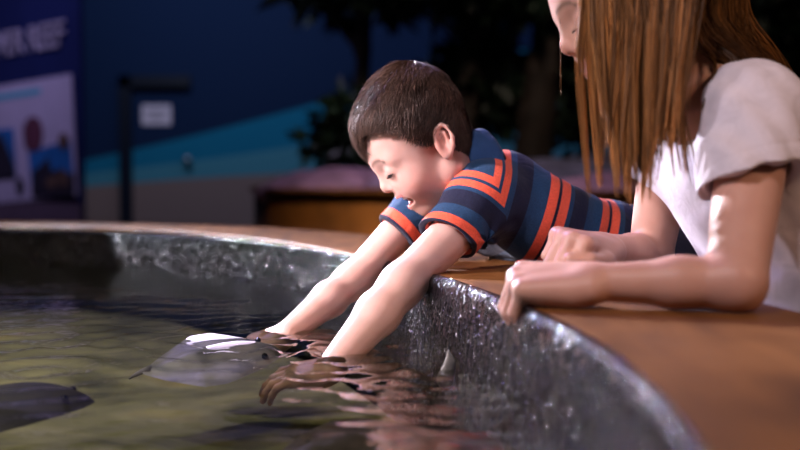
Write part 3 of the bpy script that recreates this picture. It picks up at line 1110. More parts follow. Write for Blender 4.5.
# lashes of both eyes, looking down
M_LASH = mat_hair('lash_hair')
for sgn in (1, -1):
    P_ = []
    for t in np.linspace(0, 1, 26):
        y = .021 + .023 * t
        x0 = math.sqrt(max(1e-6, .0135 ** 2 * (1 - ((y - .0315) / .0150) ** 2))) * .97 + .0825
        q0 = np.array([x0, sgn * y, .0052 + .001 * math.sin(t * PI)])
        dv = nrm([1.0, sgn * .5 * (t - .2), -.75])
        P_.append([BH.p(*(q0 + dv * .0065 * u * (.7 + .5 * t) + np.array([0, 0, -.0006 * math.sin(u * PI)]))) for u in np.linspace(0, 1, 5)])
    strands('eyelash', P_, .00042, np.tile([.012, .008, .007], (len(P_), 1)), M_LASH, boy)

# ---- hair: a thick cap with combed strands over it
capc = np.array([.0265, 0, .049])
capr = np.array([.0775, .0775, .0780])
R3 = BH.R
hops = [ell(BH.p(*capc), capr, R3, .01), ell(BH.p(.062, 0, .068), (.038, .054, .034), R3, .03), ell(BH.p(.004, 0, .077), (.045, .056, .056), R3, .03), ell(BH.p(-.008, 0, -.002), (.029, .050, .042), R3, .02)]
hops.append(dict(f=lambda X, d: (lambda L: np.maximum(d + .0022 * noise3(L * [1, 1.6, 1], 95, 5, 2), (boy_line(L[:, 0], np.abs(L[:, 1])) + .004 * noise3(L, 170, 6, 1) - L[:, 2]) * .55))(BH.inv(X))))
hv, hf = mesh_sdf(hops, .0019, smooth=2)
M_HAIR = mat_hair('dark_brown_hair')
hc = HAIR_B * (1 + .25 * noise3(hv, 160, 9, 1))[:, None]
hair_b = mesh_np('hair', hv, hf, M_HAIR, boy, True, {'tint': ('COLOR', np.clip(hc, .004, 1))})
rg = np.random.default_rng(11)
# roots spread over the cap; strands flow from the crown forwards, sideways and down
sdf_cap = lambda X: sdf_eval(hops[:4], X)
NS = 14000
L = BH.inv(hv)
ok = np.nonzero((L[:, 2] > boy_line(L[:, 0], np.abs(L[:, 1])) + .006) & (sdf_cap(hv) > -.004))[0]
ids = rg.choice(ok, NS)
p = hv[ids].copy()
crown = BH.p(-.020, .004, .122)
K = 8
ln = (.018 + .018 * rg.random(NS)) / (K - 1)
mg = BH.inv(p)[:, 2] - boy_line(BH.inv(p)[:, 0], np.abs(BH.inv(p)[:, 1]))
fr_ = (BH.inv(p)[:, 0] > .075) & (np.abs(BH.inv(p)[:, 1]) < .04)
ln = np.where(fr_, ln * 1.15, np.minimum(ln, (mg * .9 + .006) / (K - 1)))
paths = [p.copy()]
jt = rg.normal(size=(NS, 3)) * .20 + .38 * np.stack([noise3(p, 60, 201 + i, 2) for i in range(3)], -1)
lift = .0006 + .0018 * rg.random(NS) + .0028 * np.clip(noise3(p, 75, 210, 2), 0, 1)
for s_ in range(1, K):
    Lc = BH.inv(p)
    away = Lc - np.array([-.020, .004, .122])
    away[:, 2] *= .6
    comb = away / (np.linalg.norm(away, axis=1, keepdims=True) + 1e-6)
    comb[:, 0] += .55 * np.clip(Lc[:, 2] / .09, 0, 1)
    comb[:, 2] -= .35
    comb[:, 1] += .15
    D = comb @ BH.R.T + jt
    eps = .0015
    g = np.stack([sdf_cap(p + np.eye(3)[i] * eps) - sdf_cap(p - np.eye(3)[i] * eps) for i in range(3)], -1)
    g /= np.linalg.norm(g, axis=1, keepdims=True) + 1e-9
    D -= g * (D * g).sum(1, keepdims=True)
    D /= np.linalg.norm(D, axis=1, keepdims=True) + 1e-9
    p = p + D * ln[:, None]
    dd = sdf_cap(p)
    want = lift * (s_ / (K - 1)) * 2.0
    p = p + g * (np.where(dd < want, want - dd, -.3 * (dd - want)))[:, None]
    paths.append(p.copy())
paths = np.stack(paths, 1)
cr = HAIR_B * (0.55 + 1.1 * rg.random((NS, 1)) ** 1.5) * (1 + .35 * noise3(hv[ids], 50, 220, 2))[:, None]
cr[rg.random(NS) < .10] *= 1.9
strands('strands', paths, .00032 + .00025 * rg.random(NS), cr, M_HAIR, hair_b)

# ---- striped shirt
PX = .00140
cuff_n, cuff_f = pix(459, 242, 1.515), pix(390, 231, 1.715)
nn_ = nrm(nrm(En - Sn) * .6 + np.array([-.12, -.18, -.50]))
nf_ = nrm(nrm(Ef - Sf) * .9 + np.array([-.25, .0, -.2]))
slv_n = [cone(Sn + (N_ - Sn) * .15, Sn + (En - Sn) * .78, .047, .0395, .035, clip=[(cuff_n, nn_)])]
slv_f = [cone(Sf + (N_ - Sf) * .15, Sf + (Ef - Sf) * .8, .044, .036, .035, clip=[(cuff_f, nf_)])]
yoke = [cone(N_ + e1 * .025 + np.array([0, 0, -.008]), Sn + (N_ - Sn) * .1, .050, .050, .04), cone(N_ + e1 * .025 + np.array([0, 0, -.008]), Sf + (N_ - Sf) * .1, .050, .048, .04)]
sops = torso(.006) + [RIMCUT] + yoke + slv_n + slv_f
sops += [sub(cone(Sn + (En - Sn) * .30, En, .0365, .0310, .0), .002), sub(cone(Sf + (Ef - Sf) * .30, Ef, .0325, .0280, .0), .002)]
nk = nrm(BH.p(.004, 0, -.020) - N_)
sops.append(sub(cone(N_ + nk * .035, N_ + nk * .12, .046, .060), .004))


def wrinkle(X, d):
    a = (X - N_) @ e1
    w = noise3(X * [1, 1, 1.0], 34, 31, 2) * .0022
    rd = np.linalg.norm(X - pix(487, 240, 1.54), axis=1)
    ang = np.arctan2(X[:, 2] - pix(487, 240, 1.54)[2], X[:, 0] - pix(487, 240, 1.54)[0])
    w = w + .0035 * np.exp(-rd / .05) * np.sin(ang * 5 + rd * 30)
    w = w + .0016 * np.sin(a * 190 + 5 * noise3(X, 14, 33, 1)) * np.exp(-((a - .17) / .09) ** 2) * .6
    return d + w


sops.append(dict(f=wrinkle))
hemp = Hip - e1 * .03
sops.append(dict(f=lambda X, d: np.maximum(d, (X - hemp) @ e1)))
sv, sf = mesh_sdf(sops, .0018, smooth=1)
Oc = pix(507, 191, 1.56)
ea = nrm([.95, .06, -.32])
a_px = ((sv - Oc) @ ea) / (PX * .93)
dn, df = -((sv - cuff_n) @ nn_) / PX, -((sv - cuff_f) @ nf_) / PX
d_sn, d_sf = sdf_eval(slv_n, sv), sdf_eval(slv_f, sv)
d_t = sdf_eval(torso(.006), sv)
late = (sv - N_) @ lat
b_n = np.where((d_sn < d_t + .004) | (sv[:, 2] > .625), 51 - dn * .97, -200)
b_f = np.where((d_sf < d_t + .004) | (sv[:, 2] > .625), 51 - df * .97, -200)
b_px = np.where(late > 0.0, b_n, b_f)
CORAL, BLUE, NAVY = (.80, .115, .060), (.016, .050, .118), (.011, .013, .036)
m, nt, b = mat_cloth('striped_jersey', None, .85, .30)
sa = node(nt, 'ShaderNodeAttribute', attribute_name='along_body')
sb = node(nt, 'ShaderNodeAttribute', attribute_name='along_sleeve')


def stripe(at, st):
    mr = node(nt, 'ShaderNodeMapRange')
    mr.inputs['From Min'].default_value, mr.inputs['From Max'].default_value = -40, 200
    nt.links.new(at.outputs['Fac'], mr.inputs['Value'])
    return ramp(nt, [((p + 40) / 240, c) for p, c in st], mr.outputs[0], 'CONSTANT')


ra = stripe(sa, [(-40, BLUE), (-21, CORAL), (-12, BLUE), (-9, CORAL), (0, BLUE), (7, NAVY), (27, BLUE), (48, CORAL), (59, NAVY), (63, CORAL), (74, BLUE), (80, NAVY), (98, BLUE), (118, CORAL), (128, NAVY), (132, CORAL), (142, BLUE), (150, NAVY), (160, BLUE), (172, CORAL), (182, NAVY)])
rb = stripe(sb, [(-40, BLUE), (-21, CORAL), (-12, BLUE), (-9, CORAL), (0, BLUE), (5, NAVY), (24, BLUE), (38.5, CORAL), (49, NAVY)])
gt = node(nt, 'ShaderNodeMath', operation='GREATER_THAN')
nt.links.new(sb.outputs['Fac'], gt.inputs[0]); nt.links.new(sa.outputs['Fac'], gt.inputs[1])
mx = node(nt, 'ShaderNodeMix', data_type='RGBA')
nt.links.new(gt.outputs[0], mx.inputs[0]); nt.links.new(ra.outputs[0], mx.inputs[6]); nt.links.new(rb.outputs[0], mx.inputs[7])
tc = node(nt, 'ShaderNodeTexCoord')
hn = node(nt, 'ShaderNodeTexNoise', in_Scale=650.0, in_Detail=2.0)
nt.links.new(tc.outputs['Object'], hn.inputs['Vector'])
hr = ramp(nt, [(0.3, (.72,) * 3), (0.7, (1.15,) * 3)], hn.outputs[0])
m2_ = node(nt, 'ShaderNodeMix', data_type='RGBA', blend_type='MULTIPLY')
m2_.inputs[0].default_value = 1
nt.links.new(mx.outputs[2], m2_.inputs[6]); nt.links.new(hr.outputs[0], m2_.inputs[7])
nt.links.new(m2_.outputs[2], b.inputs['Base Color'])
shirt = mesh_np('striped_shirt', sv, sf, m, boy, True, {'along_body': ('FLOAT', a_px), 'along_sleeve': ('FLOAT', b_px)})
# collar: a soft turned-down band round the neck
cops = []
ring_c = N_ + nk * .050 + np.array([-.011, 0, -.013])
u1 = nrm(np.cross(nk, lat)); u2 = np.cross(nk, u1)
pts = []
for i in range(37):
    a = i / 36 * 2 * PI
    pts.append(ring_c + .046 * (math.cos(a) * u1 + math.sin(a) * u2) + nk * .010 * math.cos(a * 2 + .6))
for i in range(36):
    cops.append(cone(pts[i], pts[i + 1], .0085, .0085, .010))
    o1, o2 = pts[i] + (pts[i] - ring_c) * .30 - nk * .026, pts[i + 1] + (pts[i + 1] - ring_c) * .30 - nk * .026
    cops.append(cone((pts[i] + pts[i + 1]) / 2, (o1 + o2) / 2, .0080, .0070, .022))
cops.append(dict(f=lambda X, d: d + .0024 * noise3(X * [1, 1, 1.6], 48, 77, 2)))
cv, cf = mesh_sdf(cops, .0018, smooth=1)
mc, ntc, bc = mat_cloth('blue_collar_cloth', (.022, .062, .165), .85, .3)
mesh_np('collar', cv, cf, mc, shirt)
# shorts and shoes, hidden behind the rim from the front
so = torso(.011)[2:] + [cone(h, np.array([h[0] + .01, h[1] - .01, .30]), .083, .082, .03) for h in (hip_n, hip_f)]
so.append(dict(f=lambda X, d: np.maximum(np.maximum(d, .33 - X[:, 2]), -((X - (hemp - e1 * .03)) @ e1))))
so = so + [RIMCUT]
v, f = mesh_sdf(so, .006)
mesh_np('shorts', v, f, mat_cloth('dark_shorts_cloth', (.02, .022, .03))[0], boy)
for h in (hip_n, hip_f):
    a_ = np.array([h[0] + .05, h[1] + .01, .035])
    v, f = mesh_sdf([cone(a_ + [.012, 0, 0.004], a_ + [-.12, -.035, -.003], .037, .031, .02), cone(a_ + [0, 0, .01], a_ + [0, 0, .055], .036, .034, .02), dict(f=lambda X, d: np.maximum(d, .001 - X[:, 2]))], .005)
    mesh_np('shoe', v, f, simple('grey_shoe', (.05, .05, .06), .6), boy)
# ================================================================== the girl
gp, gy = math.radians(19), math.radians(2)
GH = Frame((0, 0, 0), FWD(gp, gy), (0, 0.03, 1), 1.10)
GH.o = pix(659, 7, 1.29)
SKIN_G = (.49, .275, .21)
Ng = pix(713, 84, 1.315)
Sg, Eg, Wg = pix(756, 118, 1.205), pix(736, 283, 1.070), pix(588, 282, 1.100)
Sh, Eh, Wh = pix(672, 128, 1.425), pix(650, 258, 1.435), pix(602, 248, 1.335)
Wa, Hg = np.array([.475, 1.255, .56]), np.array([.58, 1.27, .38])
gl = nrm(Sg - Sh)
Wa0, Hg0 = Wa, Hg
gtorso = lambda g: [cone(Ng + [.03, 0, -.085] + gl * .045, Wa + gl * .045, .072 + g, .066 + g, .05), cone(Ng + [.03, 0, -.085] - gl * .045, Wa - gl * .045, .072 + g, .066 + g, .05),
                    cone(Wa + gl * .045, Hg + gl * .055, .068 + g, .085 + g, .05), cone(Wa - gl * .045, Hg - gl * .055, .068 + g, .085 + g, .05)]
gops = gtorso(-.006)
gops += [cone(Ng + [.015, 0, -.03], Sg, .045, .042, .045), cone(Ng + [.015, 0, -.03], Sh, .045, .040, .045)]
gops += [cone(GH.p(.002, 0, -.020), Ng + [.01, 0, -.02], .044, .047, .03)]
gops += [cone(pix(696, 56, 1.290), pix(690, 112, 1.265), .036, .036, .03)]
gops += head_ops(GH, False)
up_z = np.array([0, 0, 1.0])


def forearm(E, W, r0, r1, r2):
    m_ = E + (W - E) * .38
    return [cone(E, m_, r0, r1, .012), cone(m_, W, r1, r2, .015)]


gops += [cone(Sg, Eg, .040, .0290, .02)] + forearm(Eg, Wg, .0270, .0235, .0175)
gops += [cone(Sh, Eh, .037, .028, .02)] + forearm(Eh, Wh, .026, .024, .0180)
# near (left) hand: palm on the rim, fingers hooked over the inner edge
GN = Frame(Wg, pix(508, 280, 1.125) - Wg, (-.08, -.34, 1), 1.06)
gops += hand_ops(GN, -1, [(66, 44, 24), (68, 44, 24), (70, 44, 24), (68, 46, 24)], (3, 1, -1, -4), ((.034, .036, -.014), (.054, .040, -.020), (.070, .036, -.024)), .0018)
# far (right) hand: a loose fist, knuckles towards the pool
GF = Frame(Wh, nrm([-.66, -.70, .20]), (.05, -.25, 1), 1.08)
gops += hand_ops(GF, 1, [(70, 92, 55), (72, 94, 55), (74, 96, 55), (76, 98, 55)], (2, 0, -1, -3), ((.040, .036, -.012), (.064, .034, -.016), (.080, .020, -.020)), .0018)
# folded legs: kneeling behind the tank
glegs = []
for sg_ in (1, -1):
    h = Hg + gl * .07 * sg_
    k_ = np.array([.475, h[1], .075]); a_ = np.array([.80, h[1], .055])
    glegs += [(h, k_, a_)]
    gops += [cone(h, k_, .070, .050, .03), cone(k_, a_, .050, .032, .02), cone(a_, a_ + [.09, 0, -.02], .030, .022, .02)]
RC2 = dict(f=lambda X, d: np.maximum(d, np.where((np.hypot(X[:, 0] - TC[0], X[:, 1] - TC[1]) < 2.56) & (X[:, 2] > .5) & (np.hypot(X[:, 0] - TC[0], X[:, 1] - TC[1]) > 2.300), RIM_Z + .002 - X[:, 2], -1.0)))
gops.append(RC2)
V, Fc = mesh_sdf(gops, .0018, smooth=1)
girl = empty('girl', (Hg[0], Hg[1], 0))
tag(girl, 'girl with long brown hair and a white t-shirt resting her forearms on the tank rim', 'person')
HAIR_G = np.array([.21, .095, .030])
gline = lambda x, y: np.interp(x, [-.12, -.03, .0, .04, .07, .1], [-.06, -.05, -.03, .02, .050, .060])
tint = skin_tint(V, GH, SKIN_G, (.45, .17, .16), False, HAIR_G * .5, gline)
mesh_np('body', V, Fc, mat_skin('girl_skin', SKIN_G), girl, True, {'tint': ('COLOR', tint)})
for sgn in (1, -1):
    P_ = []
    for t in np.linspace(0, 1, 22):
        y = .021 + .023 * t
        x0 = math.sqrt(max(1e-6, .0135 ** 2 * (1 - ((y - .0315) / .0150) ** 2))) * .97 + .0825
        q0 = np.array([x0, sgn * y, .0045])
        dv = nrm([1.0, sgn * .5 * (t - .2), -.45])
        P_.append([GH.p(*(q0 + dv * .0075 * u)) for u in np.linspace(0, 1, 5)])
    strands('eyelash', P_, .00042, np.tile([.02, .012, .010], (len(P_), 1)), M_LASH, girl)

# ---- t-shirt
cg = pix(748, 175, 1.135)
ng = nrm([.26, -.28, -.92])
ch = Sh + (Eh - Sh) * .40
slg = [cone(Sg + (Ng - Sg) * .1, Sg + (Eg - Sg) * .85 + np.array([.010, 0, 0]), .051, .056, .035, clip=[(cg, ng)])]
slh = [cone(Sh + (Ng - Sh) * .1, Sh + (Eh - Sh) * .8, .047, .050, .035, clip=[(ch, nrm(Eh - Sh))])]
tops = gtorso(.010) + [cone(Ng + [.02, 0, -.035], Sg + (Ng - Sg) * .1, .050, .047, .045), cone(Ng + [.02, 0, -.035], Sh + (Ng - Sh) * .1, .053, .048, .045)] + slg + slh
tops += [sub(cone(Sg + (Eg - Sg) * .30, Eg, .0430, .0385, 0), .002), sub(cone(Sh + (Eh - Sh) * .25, Eh, .042, .036, 0), .002)]
ngk = nrm(GH.p(.002, 0, -.020) - Ng)
tops.append(sub(cone(Ng + ngk * .0 + [-.012, 0, -.004], Ng + ngk * .12 + [-.03, 0, .01], .050, .066), .006))


tops.append(sub(cone(pix(698, 40, 1.28), pix(684, 112, 1.235), .040, .034), .006))


def wr2(X, d):
    w = noise3(X, 20, 51, 2) * .003
    q = X - pix(712, 165, 1.15)
    w = w + .0042 * np.sin((q @ nrm([1, .2, .55])) * 150 + 3 * noise3(X, 12, 52, 1)) * np.exp(-np.linalg.norm(q, axis=1) / .09)
    q = X - pix(765, 300, 1.08)
    w = w + .0050 * np.sin((q @ nrm([.7, 0, -.7])) * 130 + 3 * noise3(X, 14, 53, 1)) * np.exp(-np.linalg.norm(q, axis=1) / .07)
    e_ = np.abs((X - cg) @ ng + .017)
    w = w + .0012 * np.exp(-(e_ / .0015) ** 2) * (sdf_eval(slg, X) < .01)
    return d + w


tops.append(dict(f=wr2))
tops.append(RC2)
tops.append(dict(f=lambda X, d: np.maximum(d, .40 - X[:, 2])))
v, f = mesh_sdf(tops, .0024, smooth=1)
mesh_np('t_shirt', v, f, mat_cloth('white_cotton', (.62, .57, .63), .9, .22)[0], girl)
# jeans and shoes behind the tank wall
jo = gtorso(.004)[2:] + [c_ for (h, k_, a_) in glegs for c_ in (cone(h, k_, .078, .060, .03), cone(k_, a_ - [.03, 0, 0], .058, .046, .02))]
jo.append(dict(f=lambda X, d: np.maximum(np.maximum(d, X[:, 2] - .46), .002 - X[:, 2])))
v, f = mesh_sdf(jo, .006)
mesh_np('jeans', v, f, mat_cloth('denim', (.03, .05, .10))[0], girl)
for h, k_, a_ in glegs:
    v, f = mesh_sdf([cone(a_ + [.01, 0, -.004], a_ + [.115, 0, -.018], .040, .034, .02), dict(f=lambda X, d: np.maximum(d, .001 - X[:, 2]))], .005)
    mesh_np('shoe', v, f, simple('white_shoe', (.5, .5, .5), .6), girl)

# ---- long straight hair, parted on top: cap under the strands
GR = GH.R
gcap = [ell(GH.p(.019, 0, .048), np.array([.0860, .0775, .0790]) * 1.1, GR, .01)]
gcap.append(dict(f=lambda X, d: (lambda L: np.maximum(d, (gline(L[:, 0], 0) + .006 - L[:, 2]) * .6))(GH.inv(X))))
hv, hf = mesh_sdf(gcap, .003, smooth=2)
M_GHAIR = mat_hair('long_brown_hair')
gh = mesh_np('hair', hv, hf, M_GHAIR, girl, True, {'tint': ('COLOR', np.tile(HAIR_G * .45, (len(hv), 1)))})
rg = np.random.default_rng(23)


def lock(points, n, wid, r=.0006, shade=1.0, k=22, curl=.0, thick=None, splay=1.0, endjit=.06):
    """n strands round one guide curve (world points), width wid along X/Z and thick along Y."""
    G = np.array(points, float)
    t = np.linspace(0, 1, len(G))
    tt = np.linspace(0, 1, k)
    # smooth guide (Catmull-Rom via dense linear + blur)
    D = np.stack([np.interp(np.linspace(0, 1, 81), t, G[:, i]) for i in range(3)], -1)
    for _ in range(40):
        D[1:-1] = .25 * D[:-2] + .5 * D[1:-1] + .25 * D[2:]
    C = np.stack([np.interp(tt, np.linspace(0, 1, 81), D[:, i]) for i in range(3)], -1)
    T = np.gradient(C, axis=0)
    T /= np.linalg.norm(T, axis=1, keepdims=True)
    side = np.cross(T, [0, 1.0, 0])
    side /= np.linalg.norm(side, axis=1, keepdims=True) + 1e-9
    off = rg.normal(size=(n, 2)) * .5
    off = np.clip(off, -1, 1)
    taper = np.interp(tt, [0, .3, .75, 1], [1, 1, .85, .38 * splay])
    ph, fr = rg.random(n) * 6.28, 3 + 3 * rg.random(n)
    wav = np.sin(tt[None] * fr[:, None] + ph[:, None]) * wid * .16 + (np.sin(tt * (4 + 4 * rg.random()) + 6.28 * rg.random()) * .0022 * tt)[None]
    X = C[None] + side[None] * ((off[:, :1] * wid * taper[None]) + wav)[..., None]
    X[..., 1] += off[:, 1:] * (thick if thick is not None else wid * .6) * taper[None]
    # uneven ends
    le = 1 - endjit * rg.random(n)
    out = np.empty_like(X)
    for i in range(n):
        q_ = tt * le[i]
        for j in range(3):
            out[i, :, j] = np.interp(q_, tt, X[i, :, j])
    col = HAIR_G * shade ** 2.0 * (.40 + 1.1 * rg.random((n, 1)))
    col[rg.random(n) < .12] *= 1.7
    return out, r * (.7 + .6 * rg.random(n)), col


LK = []
crown_g = lambda x, z=.128: GH.p(x, .0, z)          # along the centre parting
side_g = lambda x, z, y=.084: GH.p(x, y, z)


def near_lock(xr, px_end, py_end, d_end, n, wid, shade=1.0, bx=0, **kw):
    """From the parting over the near side of the head, then hanging down."""
    z0 = .121 if xr < .07 else .112
    a = GH.p(xr, .004, z0)
    b_ = GH.p(xr * .98, .050, z0 - .022)
    c_ = GH.p(xr * .95 + .002, .082, .045)
    e_ = pix(px_end, py_end, d_end)
    m1 = c_ * .62 + e_ * .38 + np.array([bx, -.004, 0])
    LK.append(lock([a, b_, c_, m1, e_], n, wid, shade=shade, **kw))


# front locks beside the face and over the cheek
near_lock(.085, 590, 200, 1.225, 46, .006, 1.25, bx=-.012)
near_lock(.080, 600, 192, 1.215, 60, .008, 1.35, bx=-.006)
near_lock(.070, 604, 168, 1.205, 40, .007, 1.1)
near_lock(.066, 616, 200, 1.205, 50, .008, .95)
for i, (x, y, sh) in enumerate([(620, 190, .9), (628, 165, .8), (634, 196, .9), (640, 178, .8), (646, 190, .9), (652, 160, .75), (658, 166, .9), (662, 142, .75), (667, 152, .8), (671, 128, .7), (675, 146, .8), (677, 118, .65)]):
    near_lock(.060 - .0085 * i, x, y, 1.192 - .002 * i, 60, .013, sh, bx=.004 * (i > 6), thick=.010)
# many fine locks on top, each with its own tone and end
for i in range(72):
    fx = rg.random()
    px_ = 603 + 76 * fx
    yend = np.interp(px_, [603, 611, 614, 626, 648, 656, 668, 680], [150, 158, 196, 210, 204, 186, 168, 140]) - 46 * rg.random() ** 1.6
    near_lock(.074 - .108 * fx + .006 * rg.normal(), px_ + 2.5 * rg.normal(), yend, 1.186 - .022 * fx - .012 * rg.random(), 14 + int(16 * rg.random()), .0025 + .0035 * rg.random(), .70 + .85 * rg.random(), bx=.006 * rg.normal(), thick=.004, r=.00055)
for x_, e_ in ((664, 672), (668, 682), (672, 691), (676, 697)):
    near_lock(-.012, e_, 178 + 4 * rg.normal(), 1.165, 14, .0025, .85, bx=-.020, thick=.003)
near_lock(-.010, 690, 193, 1.17, 22, .005, .8, bx=-.02)
near_lock(-.018, 688, 186, 1.16, 30, .006, .9, bx=-.012)
near_lock(.010, 650, 207, 1.16, 26, .006, 1.3)
near_lock(.030, 628, 208, 1.17, 26, .006, 1.4)
# dense under layer of the near curtain
for i in range(14):
    near_lock(.075 - .0070 * i, 596 + 6.3 * i, 120 + 30 * rg.random(), 1.235 - .003 * i, 70, .013, .55, thick=.010, r=.0008)
# back hair: over the crown, down behind the shoulder
for i, (px_, py_, d_) in enumerate([(752, 52, 1.30), (760, 56, 1.32), (768, 60, 1.34), (744, 56, 1.28), (774, 62, 1.36), (756, 60, 1.31), (780, 68, 1.37), (766, 56, 1.40), (760, 50, 1.44)]):
    a = GH.p(-.005 - .008 * i, .002, .120)
    b_ = GH.p(-.068, .030 - .008 * i, .070)
    c_ = GH.p(-.078, .030 - .010 * i, .010)
    m1 = pix(730 + i, 22 + 1.2 * i, d_ - .005)
    LK.append(lock([a, b_, c_, m1, pix(px_, py_, d_), pix(px_ + 30, py_ + 40, d_ + .08)], 110, .016, shade=.75 + .25 * (i % 3), thick=.018))
for i in range(7):       # behind the ear, closing the gap at the neck
    a = GH.p(.0 - .008 * i, .004, .121)
    b_ = GH.p(-.020 - .007 * i, .070 - .003 * i, .075)
    c_ = GH.p(-.030 - .006 * i, .078 - .004 * i, .020)
    LK.append(lock([a, b_, c_, pix(690 + 5 * i, 22 + 5 * i, 1.215 + .008 * i), pix(716 + 5 * i, 52 + 3 * i, 1.235 + .01 * i), pix(742 + 5 * i, 72 + 4 * i, 1.27 + .012 * i)], 80, .012, shade=.75 + .2 * (i % 2), thick=.010))
for i in range(8):       # fill between the ear and the shoulder
    a = GH.p(-.004 - .007 * i, .003, .121)
    b_ = GH.p(-.034 - .006 * i, .064 - .004 * i, .070)
    c_ = GH.p(-.046 - .005 * i, .070 - .005 * i, .020)
    LK.append(lock([a, b_, c_, pix(706 + 4 * i, 18 + 2 * i, 1.215 + .008 * i), pix(728 + 4 * i, 38 + 2 * i, 1.225 + .008 * i), pix(752 + 5 * i, 60 + 2 * i, 1.255 + .012 * i)], 80, .012, shade=.7 + .25 * (i % 2), thick=.010))
# far side of the head
for i in range(8):
    xr = .035 - .012 * i
    a = GH.p(xr, -.004, .121 if xr < .07 else .112); b_ = GH.p(xr, -.050, .098); c_ = GH.p(xr * .95, -.082, .045)
    e_ = GH.p(xr * .9, -.085, .045) * [1, 1, 0] + [0, .0, .80 - .10 * rg.random()]
    LK.append(lock([a, b_, c_, c_ * .6 + e_ * .4, e_], 60, .016, shade=.7))
# a few loose hairs across the shirt's shoulder
for pts_ in ([(700, 40, 1.24), (724, 52, 1.225), (742, 66, 1.21), (736, 86, 1.175), (706, 108, 1.19)], [(706, 50, 1.24), (716, 66, 1.22), (712, 90, 1.2), (700, 112, 1.19)], [(715, 58, 1.24), (745, 70, 1.2), (772, 95, 1.19), (786, 130, 1.2)]):
    LK.append(lock([pix(*q_) for q_ in pts_], 9, .003, shade=.6, thick=.002))
LK.append(lock([GH.p(.088, .002, .105), pix(562, 30, 1.27), pix(559, 60, 1.27), pix(563, 95, 1.27)], 3, .0012, r=.0004, shade=.8))
strands('strands', np.concatenate([a for a, _, _ in LK]), np.concatenate([b_ for _, b_, _ in LK]), np.concatenate([c_ for _, _, c_ in LK]), M_GHAIR, gh)
# ================================================================== rays in the water
def ray_animal(name, c, heading, span, length, mat, tilt=0.0, roll_=0.0, label='', fin=None, arch=.02, droop=0.0):
    """A small ray: flat disc with pointed wings, a raised head with eyes, a tail."""
    F_ = Frame(c, (math.cos(heading) * math.cos(tilt), math.sin(heading) * math.cos(tilt), math.sin(tilt)), (0, 0, 1), 1.0)
    Rr = F_.R @ rot((1, 0, 0), roll_)
    Q = lambda x, y, z: F_.o + Rr @ np.array([x, y, z])
    n, k = 41, 29
    u = np.linspace(-1, 1, n)
    V_, Fa = [], []
    top = []
    for side in (1, -1):
        for i in range(n):
            s_ = abs(u[i])
            lead = length * (.50 - .42 * s_ ** 1.6)
            trail = -length * (.42 - .36 * s_ ** 1.2)
            for j in range(k):
                t = j / (k - 1)
                x = lead + (trail - lead) * t
                th_ = (.010 + .022 * math.exp(-(u[i] / .28) ** 2)) * math.sin(PI * min(1, max(0, t)) ** .75) * (1 - s_ ** 4)
                z = arch * (s_ ** 1.5) + side * th_ * (.75 if side > 0 else .4)
                V_.append(Q(x, u[i] * span / 2, z))
    N_v = n * k
    for sd in range(2):
        for i in range(n - 1):
            for j in range(k - 1):
                a = sd * N_v + i * k + j
                q_ = (a, a + 1, a + k + 1, a + k)
                Fa.append(q_ if sd else q_[::-1])
    for i in range(n - 1):
        for j in (0, k - 1):
            a = i * k + j
            q_ = (a, a + k, a + k + N_v, a + N_v)
            Fa.append(q_ if j == 0 else q_[::-1])
    root = empty(name, c)
    tag(root, label, 'ray', 'rays in the touch tank')
    o_ = mesh_np('body', np.array(V_), np.array(Fa), mat, root)
    mb = MB()
    mb.tube([Q(-length * .36, 0, .004), Q(-length * .41, .004, -droop * .3), Q(-length * .46, .008, -.006 - droop * .7), Q(-length * .50, .012, -.012 - droop)], [.005, .0035, .0025, .0012], 8)
    mb.build('tail', mat, root, True)
    for s_ in (1, -1):
        v, f = mesh_sdf([ell(Q(length * .36, s_ * .024, .010), (.0042, .0042, .0040))], .0010)
        mesh_np('eye', v, f, simple('ray_eye', (.01, .01, .012), .15), root)
    return root, Q


def mat_ray(name, col, rough=.32):
    m = simple(name, col, rough, .3, 14, .12, 40, .5)
    return m


c1 = pix(207, 352, 1.44)
ray_animal('ray', (c1[0], c1[1], WAT_Z - .022), math.radians(16), .15, .20, mat_ray('grey_ray_skin', (.36, .34, .41), .5), math.radians(6), 17, 'grey ray at the surface, nosing towards the boy\'s farther hand', arch=.006)
c2_ = pix(2, 380, 1.22)
ray_animal('ray', (c2_[0], c2_[1], WAT_Z - .030), math.radians(6), .20, .20, mat_ray('dark_ray_skin', (.035, .030, .022), .7), 0, 0, 'dark ray humped at the surface in the left corner of the water', arch=-.01)
c3 = pix(405, 405, 1.10)
r3, Q3 = ray_animal('ray', (c3[0], c3[1], WAT_Z - .050), math.radians(205), .30, .26, mat_ray('brown_ray_skin', (.12, .10, .09)), 0, 0, 'brown ray gliding beneath the boy\'s near arm, one wing tip out of the water', arch=.0)
ft = pix(449, 362, 1.27)
v, f = mesh_sdf([cone((ft[0] - .004, ft[1], WAT_Z - .010), (ft[0] + .001, ft[1], WAT_Z + .008), .012, .0065, .004, sq=(np.array([.5, -.86, 0]), .45)), cone((ft[0] + .001, ft[1], WAT_Z + .008), (ft[0] - .001, ft[1], WAT_Z + .022), .0065, .0016, .004, sq=(np.array([.5, -.86, 0]), .45))], .0013)
mesh_np('wing_tip', v, f, mat_ray('pale_fin_skin', (.20, .19, .17)), r3)
# ================================================================== camera, light
cam = bpy.data.cameras.new('camera')
cam.sensor_width = 36
cam.lens = 36 * FPX / 800
cam.clip_start = 0.02
cam.dof.use_dof = True
cam.dof.focus_distance = 1.46
cam.dof.aperture_fstop = 2.9
co = bpy.data.objects.new('camera', cam)
COL.objects.link(co)
co.location = (0, 0, CAM_Z)
co.rotation_euler = (PI / 2 - PITCH, 0, 0)
SC.camera = co


